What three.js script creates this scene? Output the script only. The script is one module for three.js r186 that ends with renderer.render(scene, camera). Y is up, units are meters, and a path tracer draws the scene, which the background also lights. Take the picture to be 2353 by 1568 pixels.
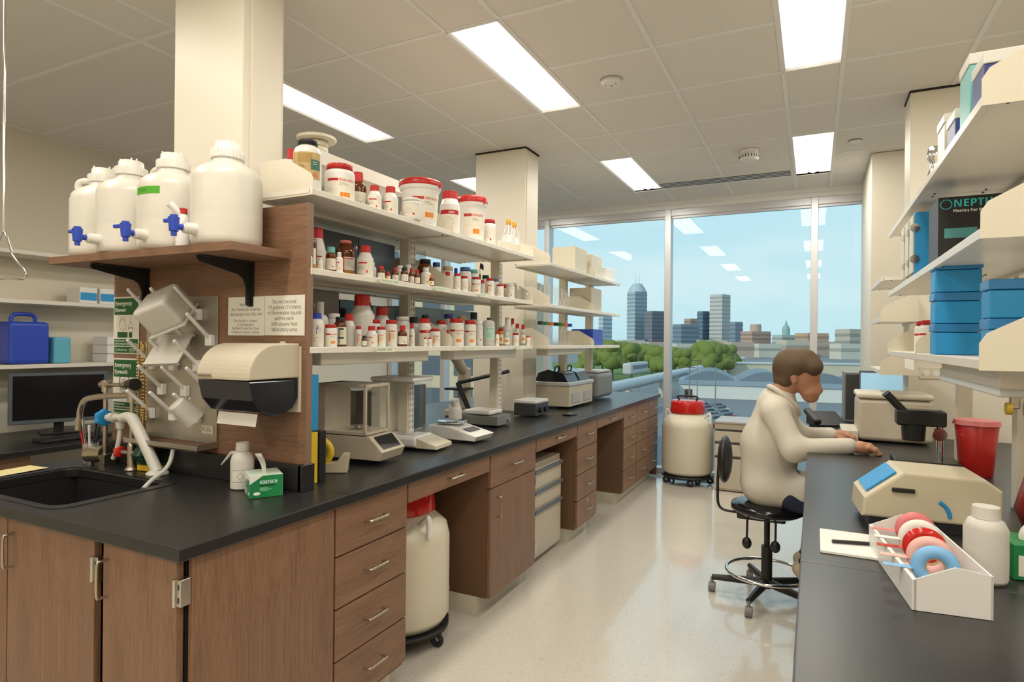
import * as THREE from 'three';
import { RoundedBoxGeometry } from 'three/addons/geometries/RoundedBoxGeometry.js';
import { mergeGeometries, mergeVertices, toCreasedNormals } from 'three/addons/utils/BufferGeometryUtils.js';
import { MarchingCubes } from 'three/addons/objects/MarchingCubes.js';
import { ImprovedNoise } from 'three/addons/math/ImprovedNoise.js';
import { RectAreaLightUniformsLib } from 'three/addons/lights/RectAreaLightUniformsLib.js';

// ---------- camera, sky, sun, lamps, exposure ----------
const scene = new THREE.Scene();
const rad = THREE.MathUtils.degToRad;
const camera = new THREE.PerspectiveCamera(2 * Math.atan(784 / 1405) * 180 / Math.PI, 2353 / 1568, 0.05, 6000);
camera.position.set(0, 1.48, 0);
camera.rotation.order = 'YXZ';
camera.rotation.set(0, rad(26.3), rad(0.57));
const renderer = new THREE.WebGLRenderer();
renderer.toneMapping = THREE.LinearToneMapping;
renderer.toneMappingExposure = 1.0;
renderer.shadowMap.enabled = true;
RectAreaLightUniformsLib.init();
const perlin = new ImprovedNoise();
{ // hazy pale sky with faint clouds
  const W = 1024, H = 512, d = new Float32Array(W * H * 4), c = new THREE.Color();
  const hor = [0.62, 0.86, 0.95], mid = [0.60, 0.86, 1.02], zen = [0.36, 0.60, 0.92];
  for (let j = 0; j < H; j++) for (let i = 0; i < W; i++) {
    const el = (j + 0.5) / H * Math.PI - Math.PI / 2, az = (i + 0.5) / W * Math.PI * 2;
    const t = Math.max(0, el), a = Math.min(1, t / 0.35), b = Math.min(1, Math.max(0, (t - 0.35) / 1.2));
    const dx = Math.cos(az) * Math.cos(el), dy = Math.sin(el), dz = Math.sin(az) * Math.cos(el);
    let n = 0, f = 2.2, g = 1; for (let k = 0; k < 4; k++) { n += g * perlin.noise(dx * f + 3, dy * f * 3.4 + 1, dz * f + 7); f *= 2.1; g *= 0.5; }
    const cl = Math.min(1, Math.max(0, (n + 0.1) * 0.9)) * 0.5 * Math.min(1, t * 12);
    const o = (j * W + i) * 4;
    for (let k = 0; k < 3; k++) { let v = hor[k] + (mid[k] - hor[k]) * a; v += (zen[k] - v) * b; v += (1.05 - v) * cl; d[o + k] = el < 0 ? 0.3 : v; }
    d[o + 3] = 1;
  }
  const t = new THREE.DataTexture(d, W, H, THREE.RGBAFormat, THREE.FloatType);
  t.mapping = THREE.EquirectangularReflectionMapping; t.magFilter = THREE.LinearFilter; t.needsUpdate = true;
  scene.background = t; scene.environment = t;
}
const sun = new THREE.DirectionalLight(new THREE.Color(1.0, 0.90, 0.74), 2.3);
sun.position.set(-260, 210, 240); sun.target.position.set(0, -14, -160); scene.add(sun, sun.target);
sun.castShadow = true; sun.shadow.camera.left = -400; sun.shadow.camera.right = 400; sun.shadow.camera.top = 400; sun.shadow.camera.bottom = -400; sun.shadow.camera.far = 1500;
const LAMP = { color: new THREE.Color(1.0, 0.93, 0.82), power: 18.5, glow: new THREE.Color(1.25, 1.17, 1.03) };

// ---------- helpers ----------
let seed = 7;
const rnd = () => { seed = (seed * 1664525 + 1013904223) >>> 0; return seed / 4294967296; };
const V = (x, y, z) => new THREE.Vector3(x, y, z);
const used = {};
const numbered = (n) => { const k = used[n] = (used[n] ?? -1) + 1; return k ? n + '_' + String(k).padStart(3, '0') : n; };
function tag(o, label, category, group) { o.userData.label = label; o.userData.category = category; if (group) o.userData.group = group; return o; }
function thing(name, label, category, p = [0, 0, 0], ry = 0, group) { const o = new THREE.Group(); o.name = numbered(name); o.position.set(...p); o.rotation.y = ry; scene.add(o); return tag(o, label, category, group); }
function join(list) {
  const gs = list.flat(9).map((g) => { const h = g.index ? g.toNonIndexed() : g.clone(); for (const k of Object.keys(h.attributes)) if (!['position', 'normal', 'uv'].includes(k)) h.deleteAttribute(k); if (!h.attributes.uv) h.setAttribute('uv', new THREE.BufferAttribute(new Float32Array(h.attributes.position.count * 2), 2)); return h; });
  return gs.length === 1 ? gs[0] : mergeGeometries(gs);
}
function part(name, geo, m, parent, label) {
  const o = new THREE.Mesh(Array.isArray(geo) ? join(geo) : geo, m); o.name = name; o.castShadow = o.receiveShadow = true; parent.add(o);
  if (label) o.userData.label = label; return o;
}
function solo(name, geo, m, label, category, p = [0, 0, 0], ry = 0, group) { const o = part(numbered(name), geo, m, scene); o.position.set(...p); o.rotation.y = ry; return tag(o, label, category, group); }
function struct(name, geo, m, p) { const o = part(name, geo, m, scene); o.userData.kind = 'structure'; if (p) o.position.set(...p); return o; }
function dup(o, p, ry, label, group) { const c = o.clone(); c.name = numbered(o.name.replace(/_\d{3}$/, '')); c.userData = { ...o.userData }; if (p) c.position.set(...p); if (ry !== undefined && ry !== null) c.rotation.y = ry; if (label) c.userData.label = label; if (group) c.userData.group = group; scene.add(c); return c; }
function uvm(g, s = 1) { // uv in metres, by the facing of each triangle
  if (g.index) g = g.toNonIndexed(); const p = g.attributes.position, uv = new Float32Array(p.count * 2), a = V(), b = V(), c = V();
  for (let i = 0; i < p.count; i += 3) {
    a.fromBufferAttribute(p, i); b.fromBufferAttribute(p, i + 1); c.fromBufferAttribute(p, i + 2);
    const n = b.clone().sub(a).cross(c.clone().sub(a)), x = Math.abs(n.x), y = Math.abs(n.y), z = Math.abs(n.z);
    [a, b, c].forEach((q, k) => { const o = (i + k) * 2; if (x >= y && x >= z) { uv[o] = q.z * s; uv[o + 1] = q.y * s; } else if (y >= z) { uv[o] = q.x * s; uv[o + 1] = q.z * s; } else { uv[o] = q.x * s; uv[o + 1] = q.y * s; } });
  }
  g.setAttribute('uv', new THREE.BufferAttribute(uv, 2)); return g;
}
// box between limits; r rounds the edges
function bx(x0, x1, y0, y1, z0, z1, r = 0) {
  const w = Math.abs(x1 - x0), h = Math.abs(y1 - y0), d = Math.abs(z1 - z0), m = Math.min(w, h, d);
  const g = r > 0 ? new RoundedBoxGeometry(w, h, d, r > 0.008 ? 3 : 1, Math.min(r, m * 0.49)) : new THREE.BoxGeometry(w, h, d);
  return uvm(g.translate((x0 + x1) / 2, (y0 + y1) / 2, (z0 + z1) / 2));
}
const cy = (r0, r1, h, x = 0, y = 0, z = 0, seg = 28) => new THREE.CylinderGeometry(r1, r0, h, seg).translate(x, y + h / 2, z); // bottom radius, top radius, base at y
const sp = (r, x, y, z, sx = 1, sy = 1, sz = 1, seg = 20) => new THREE.SphereGeometry(r, seg, Math.ceil(seg * 0.7)).scale(sx, sy, sz).translate(x, y, z);
const lt = (pts, seg = 32, x = 0, y = 0, z = 0) => new THREE.LatheGeometry(pts.map(([a, b]) => new THREE.Vector2(a, b)), seg).translate(x, y, z);
function rod(a, b, r, r2 = r, seg = 12) { const A = V(...a), B = V(...b), d = B.clone().sub(A), g = new THREE.CylinderGeometry(r2, r, d.length(), seg); g.applyQuaternion(new THREE.Quaternion().setFromUnitVectors(V(0, 1, 0), d.clone().normalize())); return g.translate((A.x + B.x) / 2, (A.y + B.y) / 2, (A.z + B.z) / 2); }
const tb = (pts, r, n = 40, closed = false, seg = 8) => new THREE.TubeGeometry(new THREE.CatmullRomCurve3(pts.map((p) => V(...p)), closed, 'catmullrom', 0.5), n, r, seg, closed);
function ex(pts, depth, bevel = 0, holes = []) { // outline in x,y, thick along +z from 0
  const s = new THREE.Shape(pts.map(([a, b]) => new THREE.Vector2(a, b))); holes.forEach((h) => s.holes.push(new THREE.Path(h.map(([a, b]) => new THREE.Vector2(a, b)))));
  const g = new THREE.ExtrudeGeometry(s, { depth: depth - 2 * bevel, bevelEnabled: bevel > 0, bevelSize: bevel, bevelThickness: bevel, bevelOffset: -bevel, bevelSegments: 2, curveSegments: 12 });
  return uvm(g.translate(0, 0, bevel));
}
const exX = (pts, x0, x1, bevel = 0) => uvm(ex(pts.map(([z, y]) => [-z, y]), x1 - x0, bevel).rotateY(Math.PI / 2).translate(x0, 0, 0)); // outline in z,y, thick along x
const exY = (pts, y0, y1, bevel = 0, holes = []) => uvm(ex(pts.map(([x, z]) => [x, -z]), y1 - y0, bevel, holes.map((h) => h.map(([x, z]) => [x, -z]))).rotateX(-Math.PI / 2).translate(0, y0, 0)); // outline in x,z, thick along y
const rr = (x0, x1, y0, y1, r, n = 5) => { const o = []; [[x1 - r, y1 - r, 0], [x0 + r, y1 - r, 1], [x0 + r, y0 + r, 2], [x1 - r, y0 + r, 3]].forEach(([a, b, q]) => { for (let i = 0; i <= n; i++) { const t = (q + i / n) * Math.PI / 2; o.push([a + r * Math.cos(t), b + r * Math.sin(t)]); } }); return o; };
const circ = (x, y, r, n = 28) => Array.from({ length: n }, (_, i) => [x + r * Math.cos(i / n * Math.PI * 2), y + r * Math.sin(i / n * Math.PI * 2)]);
const plate = (w, h) => new THREE.PlaneGeometry(w, h);

// ---------- textures and materials ----------
const lin = (r, g, b) => new THREE.Color().setRGB(r, g, b);
function mt(c, rough = 0.5, metal = 0, extra = {}) { return new THREE.MeshStandardMaterial({ color: Array.isArray(c) ? lin(...c) : new THREE.Color(c), roughness: rough, metalness: metal, ...extra }); }
function mp(c, rough = 0.5, metal = 0, extra = {}) { return new THREE.MeshPhysicalMaterial({ color: Array.isArray(c) ? lin(...c) : new THREE.Color(c), roughness: rough, metalness: metal, ...extra }); }
function noiseTex(W, H, fn, srgb = false) { const d = new Uint8Array(W * H * 4); for (let j = 0; j < H; j++) for (let i = 0; i < W; i++) { const v = fn(i, j), o = (j * W + i) * 4; for (let k = 0; k < 3; k++) d[o + k] = Math.max(0, Math.min(255, (Array.isArray(v) ? v[k] : v) * 255)); d[o + 3] = 255; } const t = new THREE.DataTexture(d, W, H); t.wrapS = t.wrapT = THREE.RepeatWrapping; t.magFilter = THREE.LinearFilter; t.minFilter = THREE.LinearMipmapLinearFilter; t.generateMipmaps = true; if (srgb) t.colorSpace = THREE.SRGBColorSpace; t.needsUpdate = true; return t; }
function canvasTex(w, h, draw) { const c = document.createElement('canvas'); c.width = w; c.height = h; const g = c.getContext('2d'); draw(g, w, h); const t = new THREE.CanvasTexture(c); t.colorSpace = THREE.SRGBColorSpace; t.anisotropy = 8; return t; }
const woodTex = (vertical) => noiseTex(512, 512, (i, j) => {
  const u = (vertical ? i : j) / 512, v = (vertical ? j : i) / 512, P = Math.PI * 2, c = Math.cos(u * P), s = Math.sin(u * P), e = Math.cos(v * P), f = Math.sin(v * P);
  const n = perlin.noise(c * 1.3 + 4, s * 1.3, e * 0.35 + f * 0.2) * 0.10 + perlin.noise(c * 9, s * 9 + 5, e * 0.9 + f * 0.6) * 0.09 + perlin.noise(c * 38, s * 38 + 9, e * 3 + f * 2) * 0.16;
  return [0.66 * (1 + n), 0.50 * (1 + n * 1.05), 0.39 * (1 + n * 1.1)]; }, true);
const wtH = woodTex(false), wtV = woodTex(true); wtH.repeat.set(1.2, 2); wtV.repeat.set(2, 1.2);
const flecks = noiseTex(512, 512, () => 0.93 + 0.07 * rnd()); 
{ const d = flecks.image.data; for (let k = 0; k < 2600; k++) { const x = rnd() * 512 | 0, y = rnd() * 512 | 0, v = 150 + rnd() * 80, r = rnd() < 0.25 ? 2 : 1; for (let b = 0; b < r; b++) for (let a = 0; a < r; a++) { const o = (((y + b) % 512) * 512 + (x + a) % 512) * 4; d[o] = v; d[o + 1] = v * 0.97; d[o + 2] = v * 0.9; } } flecks.colorSpace = THREE.SRGBColorSpace; flecks.needsUpdate = true; }
flecks.repeat.set(1.1, 1.1);
const grit = noiseTex(256, 256, () => 0.55 + 0.45 * rnd()); grit.repeat.set(6, 6);
const M = {
  woodH: mt([0.55, 0.55, 0.55], 0.42, 0, { map: wtH }), woodV: mt([0.55, 0.55, 0.55], 0.42, 0, { map: wtV }),
  gap: mt([0.02, 0.012, 0.008], 0.8), carcass: mt([0.16, 0.085, 0.045], 0.5), woodEdge: mt([0.24, 0.15, 0.1], 0.45),
  wall: mt([0.70, 0.64, 0.52], 0.75), column: mt([0.76, 0.71, 0.60], 0.45), tile: mt([0.74, 0.71, 0.65], 0.95, 0, { bumpMap: grit, bumpScale: 0.0006 }), tee: mt([0.80, 0.79, 0.77], 0.5),
  floor: mp([0.72, 0.68, 0.59], 0.16, 0, { map: flecks, clearcoat: 0.5, clearcoatRoughness: 0.06 }),
  counter: mt([0.018, 0.018, 0.019], 0.33), sink: mt([0.012, 0.012, 0.013], 0.55, 0, { bumpMap: grit, bumpScale: 0.0004 }),
  shelf: mt([0.76, 0.72, 0.64], 0.32), cream: mt([0.70, 0.65, 0.52], 0.38), ivory: mt([0.62, 0.55, 0.40], 0.4), beige: mt([0.56, 0.50, 0.39], 0.42), tan: mt([0.50, 0.38, 0.21], 0.45),
  white: mt([0.80, 0.79, 0.76], 0.4), paper: mt([0.82, 0.80, 0.74], 0.8), hdpe: mp([0.80, 0.78, 0.72], 0.32, 0, { transmission: 0.12, thickness: 0 }), milky: mp([0.82, 0.82, 0.78], 0.38, 0, { transmission: 0.35, thickness: 0 }),
  black: mt([0.014, 0.014, 0.015], 0.4), blackGloss: mt([0.01, 0.01, 0.012], 0.15), dark: mt([0.045, 0.047, 0.05], 0.45), grey: mt([0.22, 0.22, 0.22], 0.5), lightGrey: mt([0.45, 0.45, 0.44], 0.45), slate: mt([0.10, 0.12, 0.15], 0.35),
  steel: mt([0.60, 0.57, 0.52], 0.28, 1), brushed: mt([0.55, 0.53, 0.50], 0.36, 1), chrome: mt([0.78, 0.78, 0.78], 0.12, 1), nickel: mt([0.50, 0.45, 0.38], 0.3, 1), brass: mt([0.65, 0.50, 0.22], 0.28, 1),
  red: mt([0.50, 0.018, 0.014], 0.32), cap: mt([0.55, 0.02, 0.018], 0.38), redGloss: mt([0.55, 0.02, 0.015], 0.12), darkRed: mt([0.28, 0.012, 0.012], 0.3), orangeCap: mt([0.70, 0.16, 0.02], 0.4), yellowCap: mt([0.80, 0.38, 0.03], 0.4), yellow: mt([0.75, 0.52, 0.03], 0.4), pink: mt([0.72, 0.2, 0.2], 0.4),
  blue: mt([0.025, 0.07, 0.50], 0.35), navy: mt([0.03, 0.05, 0.22], 0.4), teal: mt([0.18, 0.52, 0.50], 0.4), sky: mt([0.02, 0.30, 0.66], 0.4), green: mt([0.01, 0.22, 0.06], 0.45), darkGreen: mt([0.005, 0.035, 0.02], 0.25), brown: mt([0.10, 0.05, 0.025], 0.5),
  amber: mp([0.12, 0.03, 0.006], 0.1), liquid: mp([0.55, 0.25, 0.02], 0.12), 
  glass: mp([1, 1, 1], 0.02, 0, { transmission: 1, thickness: 0, ior: 1.45 }), tint: mp([0.92, 0.97, 0.96], 0.0, 0, { transmission: 1, thickness: 0, ior: 1.22 }), clear: mp([0.93, 0.95, 0.95], 0.08, 0, { transmission: 0.85, thickness: 0 }),
  alu: mt([0.62, 0.63, 0.65], 0.38, 0.5), rubber: mt([0.02, 0.02, 0.02], 0.7), cloth: mt([0.74, 0.71, 0.63], 0.9),
};
const textMat = (w, h, draw, rough = 0.6) => new THREE.MeshStandardMaterial({ map: canvasTex(w, h, draw), roughness: rough });
function put(name, w, h, m, parent, p, rx = 0, ry = 0, rz = 0, label) { const o = part(name, plate(w, h), m, parent, label); o.position.set(...p); o.rotation.set(rx, ry, rz, 'YXZ'); return o; }
// ---------- the room ----------
const CEIL = 3.05, XL = -5.4, XR = 3.4, ZB = 2.6, ZW = -7.0;
struct('floor', bx(XL - 0.2, XR + 0.2, -0.25, 0, ZW - 0.1, ZB + 0.2), M.floor);
struct('wall_left', bx(XL - 0.2, XL, 0, CEIL + 0.3, ZW - 0.1, ZB + 0.2), M.wall);
struct('wall_right', bx(XR, XR + 0.2, 0, CEIL + 0.3, ZW - 0.1, ZB + 0.2), M.wall);
struct('wall_back', bx(XL, XR, 0, CEIL + 0.3, ZB, ZB + 0.2), M.wall);
struct('wall_front', bx(XL, XR, 2.98, CEIL + 0.3, ZW - 0.1, ZW + 0.06), M.tee);
const ceiling = struct('ceiling', bx(XL - 0.2, XR + 0.2, CEIL + 0.03, CEIL + 0.3, ZW - 0.1, ZB + 0.2), M.tile);
const LX = [-3.225, -1.70, -0.175, 1.35], LZ = [-2.635, -5.075, -0.195, 2.245];
{
  const xs = []; for (let k = -2; k < 3; k++) { const b = -0.175 + 1.525 * k; xs.push(b, b + 0.305, b + 0.915); }
  const X = [XL, ...xs.filter((x) => x > XL + 0.05 && x < XR - 0.05).sort((a, b) => a - b), XR], Z = [ZB]; for (let z = 2.245; z > -6.4; z -= 0.61) Z.push(z); Z.push(-6.9);
  const lampAt = (x0, x1, z0, z1) => LX.some((a) => Math.abs(a - x0) < 0.02 && x1 - x0 < 0.4) && LZ.some((z) => (z0 <= z + 0.02 && z0 > z - 1.2));
  for (let i = 0; i + 1 < X.length; i++) for (let j = 0; j + 1 < Z.length; j++) if (!lampAt(X[i], X[i + 1], Z[j], Z[j + 1])) part('tile', bx(X[i] + 0.011, X[i + 1] - 0.011, CEIL + 0.004, CEIL + 0.022, Z[j + 1] + 0.011, Z[j] - 0.011), M.tile, ceiling);
  for (const x of X) part('ceiling_rail', bx(x - 0.012, x + 0.012, CEIL - 0.002, CEIL + 0.03, -6.9, ZB), M.tee, ceiling);
  for (let i = 0; i + 1 < X.length; i++) for (const z of Z) if (!(LX.some((a) => Math.abs(a - X[i]) < 0.02) && LZ.some((q) => Math.abs(z - q + 0.61) < 0.02))) part('cross_rail', bx(X[i] + 0.012, X[i + 1] - 0.012, CEIL, CEIL + 0.03, z - 0.012, z + 0.012), M.tee, ceiling);
  part('ceiling_edge', bx(XL, XR, CEIL - 0.03, CEIL + 0.03, -6.94, -6.88), M.tee, ceiling);
}
// window wall: mullions, head, sill, one pane per bay
{
  const mx = [-5.35, -4.48, -2.97, -1.49, -0.006, 1.5, 2.95];
  mx.forEach((x, i) => { const w = struct('window_' + (i + 1), bx(x - 0.034, x + 0.034, 0.05, 2.98, ZW - 0.09, ZW + 0.05, 0.004), M.alu); 
    const x1 = mx[i + 1] ?? XR;
    part('window_head', [bx(x + 0.034, x1 - 0.034, 2.91, 2.98, ZW - 0.09, ZW + 0.03), bx(x + 0.034, x1 - 0.034, 2.885, 2.91, ZW - 0.04, ZW + 0.0)], M.alu, w);
    part('window_sill', bx(x + 0.034, x1 - 0.034, 0, 0.06, ZW - 0.09, ZW + 0.05), M.alu, w);
    part('pane', bx(x + 0.034, x1 - 0.034, 0.06, 2.89, ZW - 0.034, ZW - 0.028), M.tint, w); });
}
// ceiling lamps
function lampUnit(label) {
  const t = thing('ceiling_light', label, 'ceiling light', [0, 0, 0]);
  const glow = mt([0.85, 0.84, 0.8], 0.5, 0, { emissive: LAMP.glow, emissiveIntensity: 1 }), core = mt([0.85, 0.84, 0.8], 0.5, 0, { emissive: LAMP.glow, emissiveIntensity: 1.25 });
  part('frame', [bx(0, 0.012, -0.004, 0.06, -1.22, 0), bx(0.293, 0.305, -0.004, 0.06, -1.22, 0), bx(0, 0.305, -0.004, 0.06, -0.012, 0), bx(0, 0.305, -0.004, 0.06, -1.22, -1.208), bx(0, 0.305, 0.06, 0.07, -1.22, 0)], M.tee, t);
  for (const x of [0.012, 0.199]) part('diffuser', ex([[x, 0.012], [x + 0.094, 0.012], [x + 0.07, 0.034], [x + 0.024, 0.034]], 1.19).translate(0, 0, -1.205), glow, t);
  part('lens', ex([[0.106, 0.022], [0.1525, 0.008], [0.199, 0.022], [0.199, 0.034], [0.106, 0.034]], 1.19).translate(0, 0, -1.205), core, t);
  return t;
}
{
  const rows = ['left aisle', 'left bench', 'central aisle', 'right aisle'], far = ['near run', 'window end', 'camera end', 'back end'];
  let proto;
  LX.forEach((x, i) => LZ.forEach((z, j) => {
    const label = `long fluorescent ceiling light above the ${rows[i]}, ${['second from the window', 'nearest the window', 'third from the window', 'fourth from the window'][j]}`;
    const t = proto ? dup(proto, null, null, label) : (proto = lampUnit(label)); t.position.set(x, CEIL, z); t.userData.group = 'long ceiling lights';
    const l = new THREE.RectAreaLight(LAMP.color, LAMP.power, 0.27, 1.17); l.rotation.x = -Math.PI / 2; l.position.set(x + 0.1525, CEIL - 0.012, z - 0.61); scene.add(l);
  }));
}
// linear slot diffuser, smoke detector, speaker disc, sprinkler covers
{
  const t = thing('slot_diffuser', 'white slot air diffuser with four black slots in the ceiling by the window', 'air vent', [0, 0, 0]);
  part('frame', bx(-1.40, -0.19, CEIL - 0.006, CEIL + 0.02, -6.245, -6.035), M.tee, t);
  for (let k = 0; k < 4; k++) part('slot', bx(-1.385, -0.205, CEIL - 0.008, CEIL - 0.003, -6.222 + k * 0.05, -6.2 + k * 0.05), M.black, t);
  const s = thing('smoke_detector', 'white slatted smoke detector on the ceiling near the window', 'smoke detector', [-0.487, CEIL, -5.31]);
  part('base', cy(0.062, 0.07, 0.03, 0, -0.03, 0), M.white, s); part('body', lt([[0, -0.085], [0.05, -0.085], [0.075, -0.07], [0.08, -0.04], [0.066, -0.03], [0, -0.03]]), M.white, s);
  for (let k = 0; k < 22; k++) { const a = k / 22 * Math.PI * 2; part('vent', bx(-0.003, 0.003, -0.066, -0.042, 0.074, 0.08).rotateY(a), M.dark, s); }
  const d = thing('ceiling_sensor', 'flat round white sensor disc on a ceiling tile beside the long light', 'sensor', [-1.105, CEIL, -3.545]);
  part('disc', lt([[0, -0.028], [0.045, -0.028], [0.062, -0.018], [0.066, 0.004], [0, 0.004]]), M.white, d); part('lens', [cy(0.007, 0.007, 0.004, 0.03, -0.031, 0.012), cy(0.006, 0.006, 0.004, -0.03, -0.031, 0.01), cy(0.009, 0.009, 0.004, 0, -0.031, -0.01)], M.lightGrey, d);
  const c = solo('sprinkler_cover', lt([[0, -0.012], [0.045, -0.012], [0.05, 0], [0, 0]]), M.white, 'small white round sprinkler cover on the ceiling right of the lamp', 'sprinkler', [0.269, CEIL, -5.39]);
}
// boxed columns
function column(name, x0, x1, z0, z1) {
  const o = struct(name, bx(x0, x1, 0, CEIL - 0.01, z0, z1, 0.006), M.column);
  part('column_trim', [bx(x0 - 0.004, x1 + 0.004, CEIL - 0.012, CEIL + 0.002, z0 - 0.004, z1 + 0.004)], M.gap, o);
  return o;
}
{ const c1 = column('column_1', -2.53, -2.10, -1.96, -1.745), c2 = column('column_2', -2.56, -2.10, -4.72, -4.46);
  part('cover_panel', [bx(-2.102, -2.094, 0.95, 3.0, -1.945, -1.785, 0.003)], M.column, c1); part('cover_panel', bx(-2.102, -2.094, 0.95, 2.98, -4.69, -4.485, 0.003), M.column, c2);
  column('column_3', 0.52, 1.06, -4.72, -4.47); }
struct('wall_stub', bx(0.41, 0.72, 0, CEIL, -6.96, -5.8, 0.004), M.column);
// ---------- benches ----------
const CT = 0.914, CB = 0.876; // worktop top and underside
const pullH = (x, y, z) => tb([[x, y, z - 0.055], [x + 0.022, y, z - 0.053], [x + 0.03, y, z - 0.044], [x + 0.03, y, z + 0.044], [x + 0.022, y, z + 0.053], [x, y, z + 0.055]], 0.0048, 28); // on a face that looks along +x
const dPull = (x, y, z, s = 1) => tb([[x, y - 0.055, z], [x, y - 0.053, z + 0.024 * s], [x, y - 0.044, z + 0.032 * s], [x, y + 0.044, z + 0.032 * s], [x, y + 0.053, z + 0.024 * s], [x, y + 0.055, z]], 0.0048, 28);
// cabinet whose fronts look along +x (s = 1) or -x (s = -1); rows are drawers or doors given by their height limits
function cab(label, x, back, z0, z1, rows, s = 1, open = false) {
  const t = thing('base_cabinet', label, 'cabinet', [x, 0, (z0 + z1) / 2]); const h = Math.abs(z1 - z0) / 2, b = back - x, f = (d) => s * d;
  const lo = rows[rows.length - 1][0];
  if (open) part('carcass', [bx(b, f(-0.004), lo + 0.02, 0.872, -h, -h + 0.012), bx(b, f(-0.004), lo + 0.02, 0.872, h - 0.012, h), bx(b, f(-0.02), 0.78, 0.79, -h, h)], M.carcass, t);
  else { part('carcass', bx(b, f(-0.021), 0.102, 0.872, -h, h), M.carcass, t); part('toe_kick', bx(b, f(-0.085), 0, 0.102, -h, h), M.cream, t); }
  for (const [y0, y1, kind, hx] of rows) {
    const d = part(kind === 'door' ? 'door' : 'drawer', bx(f(-0.02), 0, y0 + 0.003, y1 - 0.003, -h + 0.004, h - 0.004, 0.0015), kind === 'door' ? M.woodV : M.woodH, t);
    if (kind === 'door') { part('handle', tb([[0, y1 - 0.16, hx], [f(0.024), y1 - 0.158, hx], [f(0.032), y1 - 0.149, hx], [f(0.032), y1 - 0.061, hx], [f(0.024), y1 - 0.052, hx], [0, y1 - 0.05, hx]], 0.0048, 28), M.nickel, d);
      for (const yy of [y0 + 0.07, y1 - 0.1]) part('hinge', bx(f(-0.012), f(0.006), yy, yy + 0.065, Math.sign(-hx) * h - 0.012, Math.sign(-hx) * h + 0.012, 0.003), M.steel, d);
    } else { part('handle', s > 0 ? pullH(0, (y0 + y1) / 2 + 0.005, 0) : pullH(0, (y0 + y1) / 2, 0).rotateY(Math.PI).translate(0, 0, 0), M.nickel, d); if (kind === 'lock') part('lock', rod([0, y1 - 0.03, 0.01], [0.008, y1 - 0.03, 0.01], 0.008), M.chrome, d); }
  }
  return t;
}
const four = [[0.69, 0.872], [0.5, 0.69], [0.31, 0.5], [0.122, 0.31]], fourL = [...four.slice(0, 3), [0.122, 0.31, 'lock']];
const FX = -1.538, BK = -2.1;
cab('four-drawer wooden cabinet at the near end of the left bench, beside the blank end panel', FX, BK, -1.692, -2.128, four);
cab('wide shallow wooden drawer of the left bench over the nearer red-lidded tank', FX, BK, -2.132, -2.864, [[0.783, 0.872]], 1, true);
cab('wooden cabinet with one drawer over a single door, behind the nearer red-lidded tank', FX, BK, -2.868, -3.462, [[0.688, 0.872], [0.102, 0.688, 'door', 0.23]]);
cab('wide shallow wooden drawer of the left bench over the grey rolling cabinet', FX, BK, -3.466, -4.2, [[0.79, 0.872]], 1, true);
cab('narrow four-drawer wooden cabinet just beyond the grey rolling cabinet', FX, BK, -4.204, -4.655, fourL);
cab('shallow wooden drawer over the open knee space near the window end of the left bench', FX, BK, -4.659, -5.405, [[0.79, 0.872]], 1, true);
cab('four-drawer wooden cabinet beyond the empty knee space, first of the last three', FX, BK, -5.41, -5.865, four);
cab('four-drawer wooden cabinet of the left bench, middle of the last three by the window', FX, BK, -5.87, -6.325, four);
cab('four-drawer wooden cabinet at the window end of the left bench', FX, BK, -6.33, -6.76, fourL);
solo('bench_end_panel', bx(-2.9, -1.55, 0.02, CB - 0.001, -6.775, -6.763), M.woodV, 'brown wooden end panel of the left bench facing the window', 'panel');
solo('bench_back_panel', bx(-2.12, -2.1, 0.02, CB - 0.001, -6.76, -1.7), M.carcass, 'dark wooden back panel inside the knee spaces of the left bench', 'panel');
{ // sink end: doors look along +z
  const t = thing('sink_cabinet', 'brown wooden sink cabinet at the near end of the left bench with three doors', 'cabinet', [-2.28, 0, -1.1]);
  part('carcass', [bx(-0.75, 0.70, 0.1, 0.87, -0.59, -0.5), bx(-0.75, 0.71, 0.1, 0.2, -0.57, -0.03), bx(-0.75, -0.72, 0.1, 0.872, -0.59, -0.024), bx(0.335, 0.378, 0.1, 0.872, -0.3, -0.03), bx(0.66, 0.715, 0.1, 0.872, -0.3, -0.03)], M.gap, t);
  part('end_panel', bx(0.724, 0.742, 0.1, 0.872, -0.588, -0.03, 0.002), M.woodV, t);
  part('toe_kick', bx(-0.72, 0.66, 0, 0.1, -0.58, -0.08), M.cream, t);
  for (const [a, b, hx, hg] of [[-0.72, -0.161, null, null], [-0.155, 0.336, -0.115, 0.336], [0.381, 0.716, 0.405, 0.716]]) {
    const d = part('door', bx(a, b, 0.11, 0.872, -0.022, 0, 0.0015), M.woodV, t);
    if (hx !== null) { part('handle', dPull(hx, 0.765, 0), M.nickel, d); for (const y of [0.742, 0.2]) { part('hinge', [bx(hg - 0.004, hg + 0.022, y, y + 0.075, -0.03, 0.004, 0.003), rod([hg, y, 0.006], [hg, y + 0.075, 0.006], 0.006)], M.steel, d); part('hinge_pin', [bx(hg + 0.012, hg + 0.016, y + 0.012, y + 0.026, 0.003, 0.0055), bx(hg + 0.012, hg + 0.016, y + 0.048, y + 0.062, 0.003, 0.0055)], M.dark, d); } }
  }
}
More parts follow.
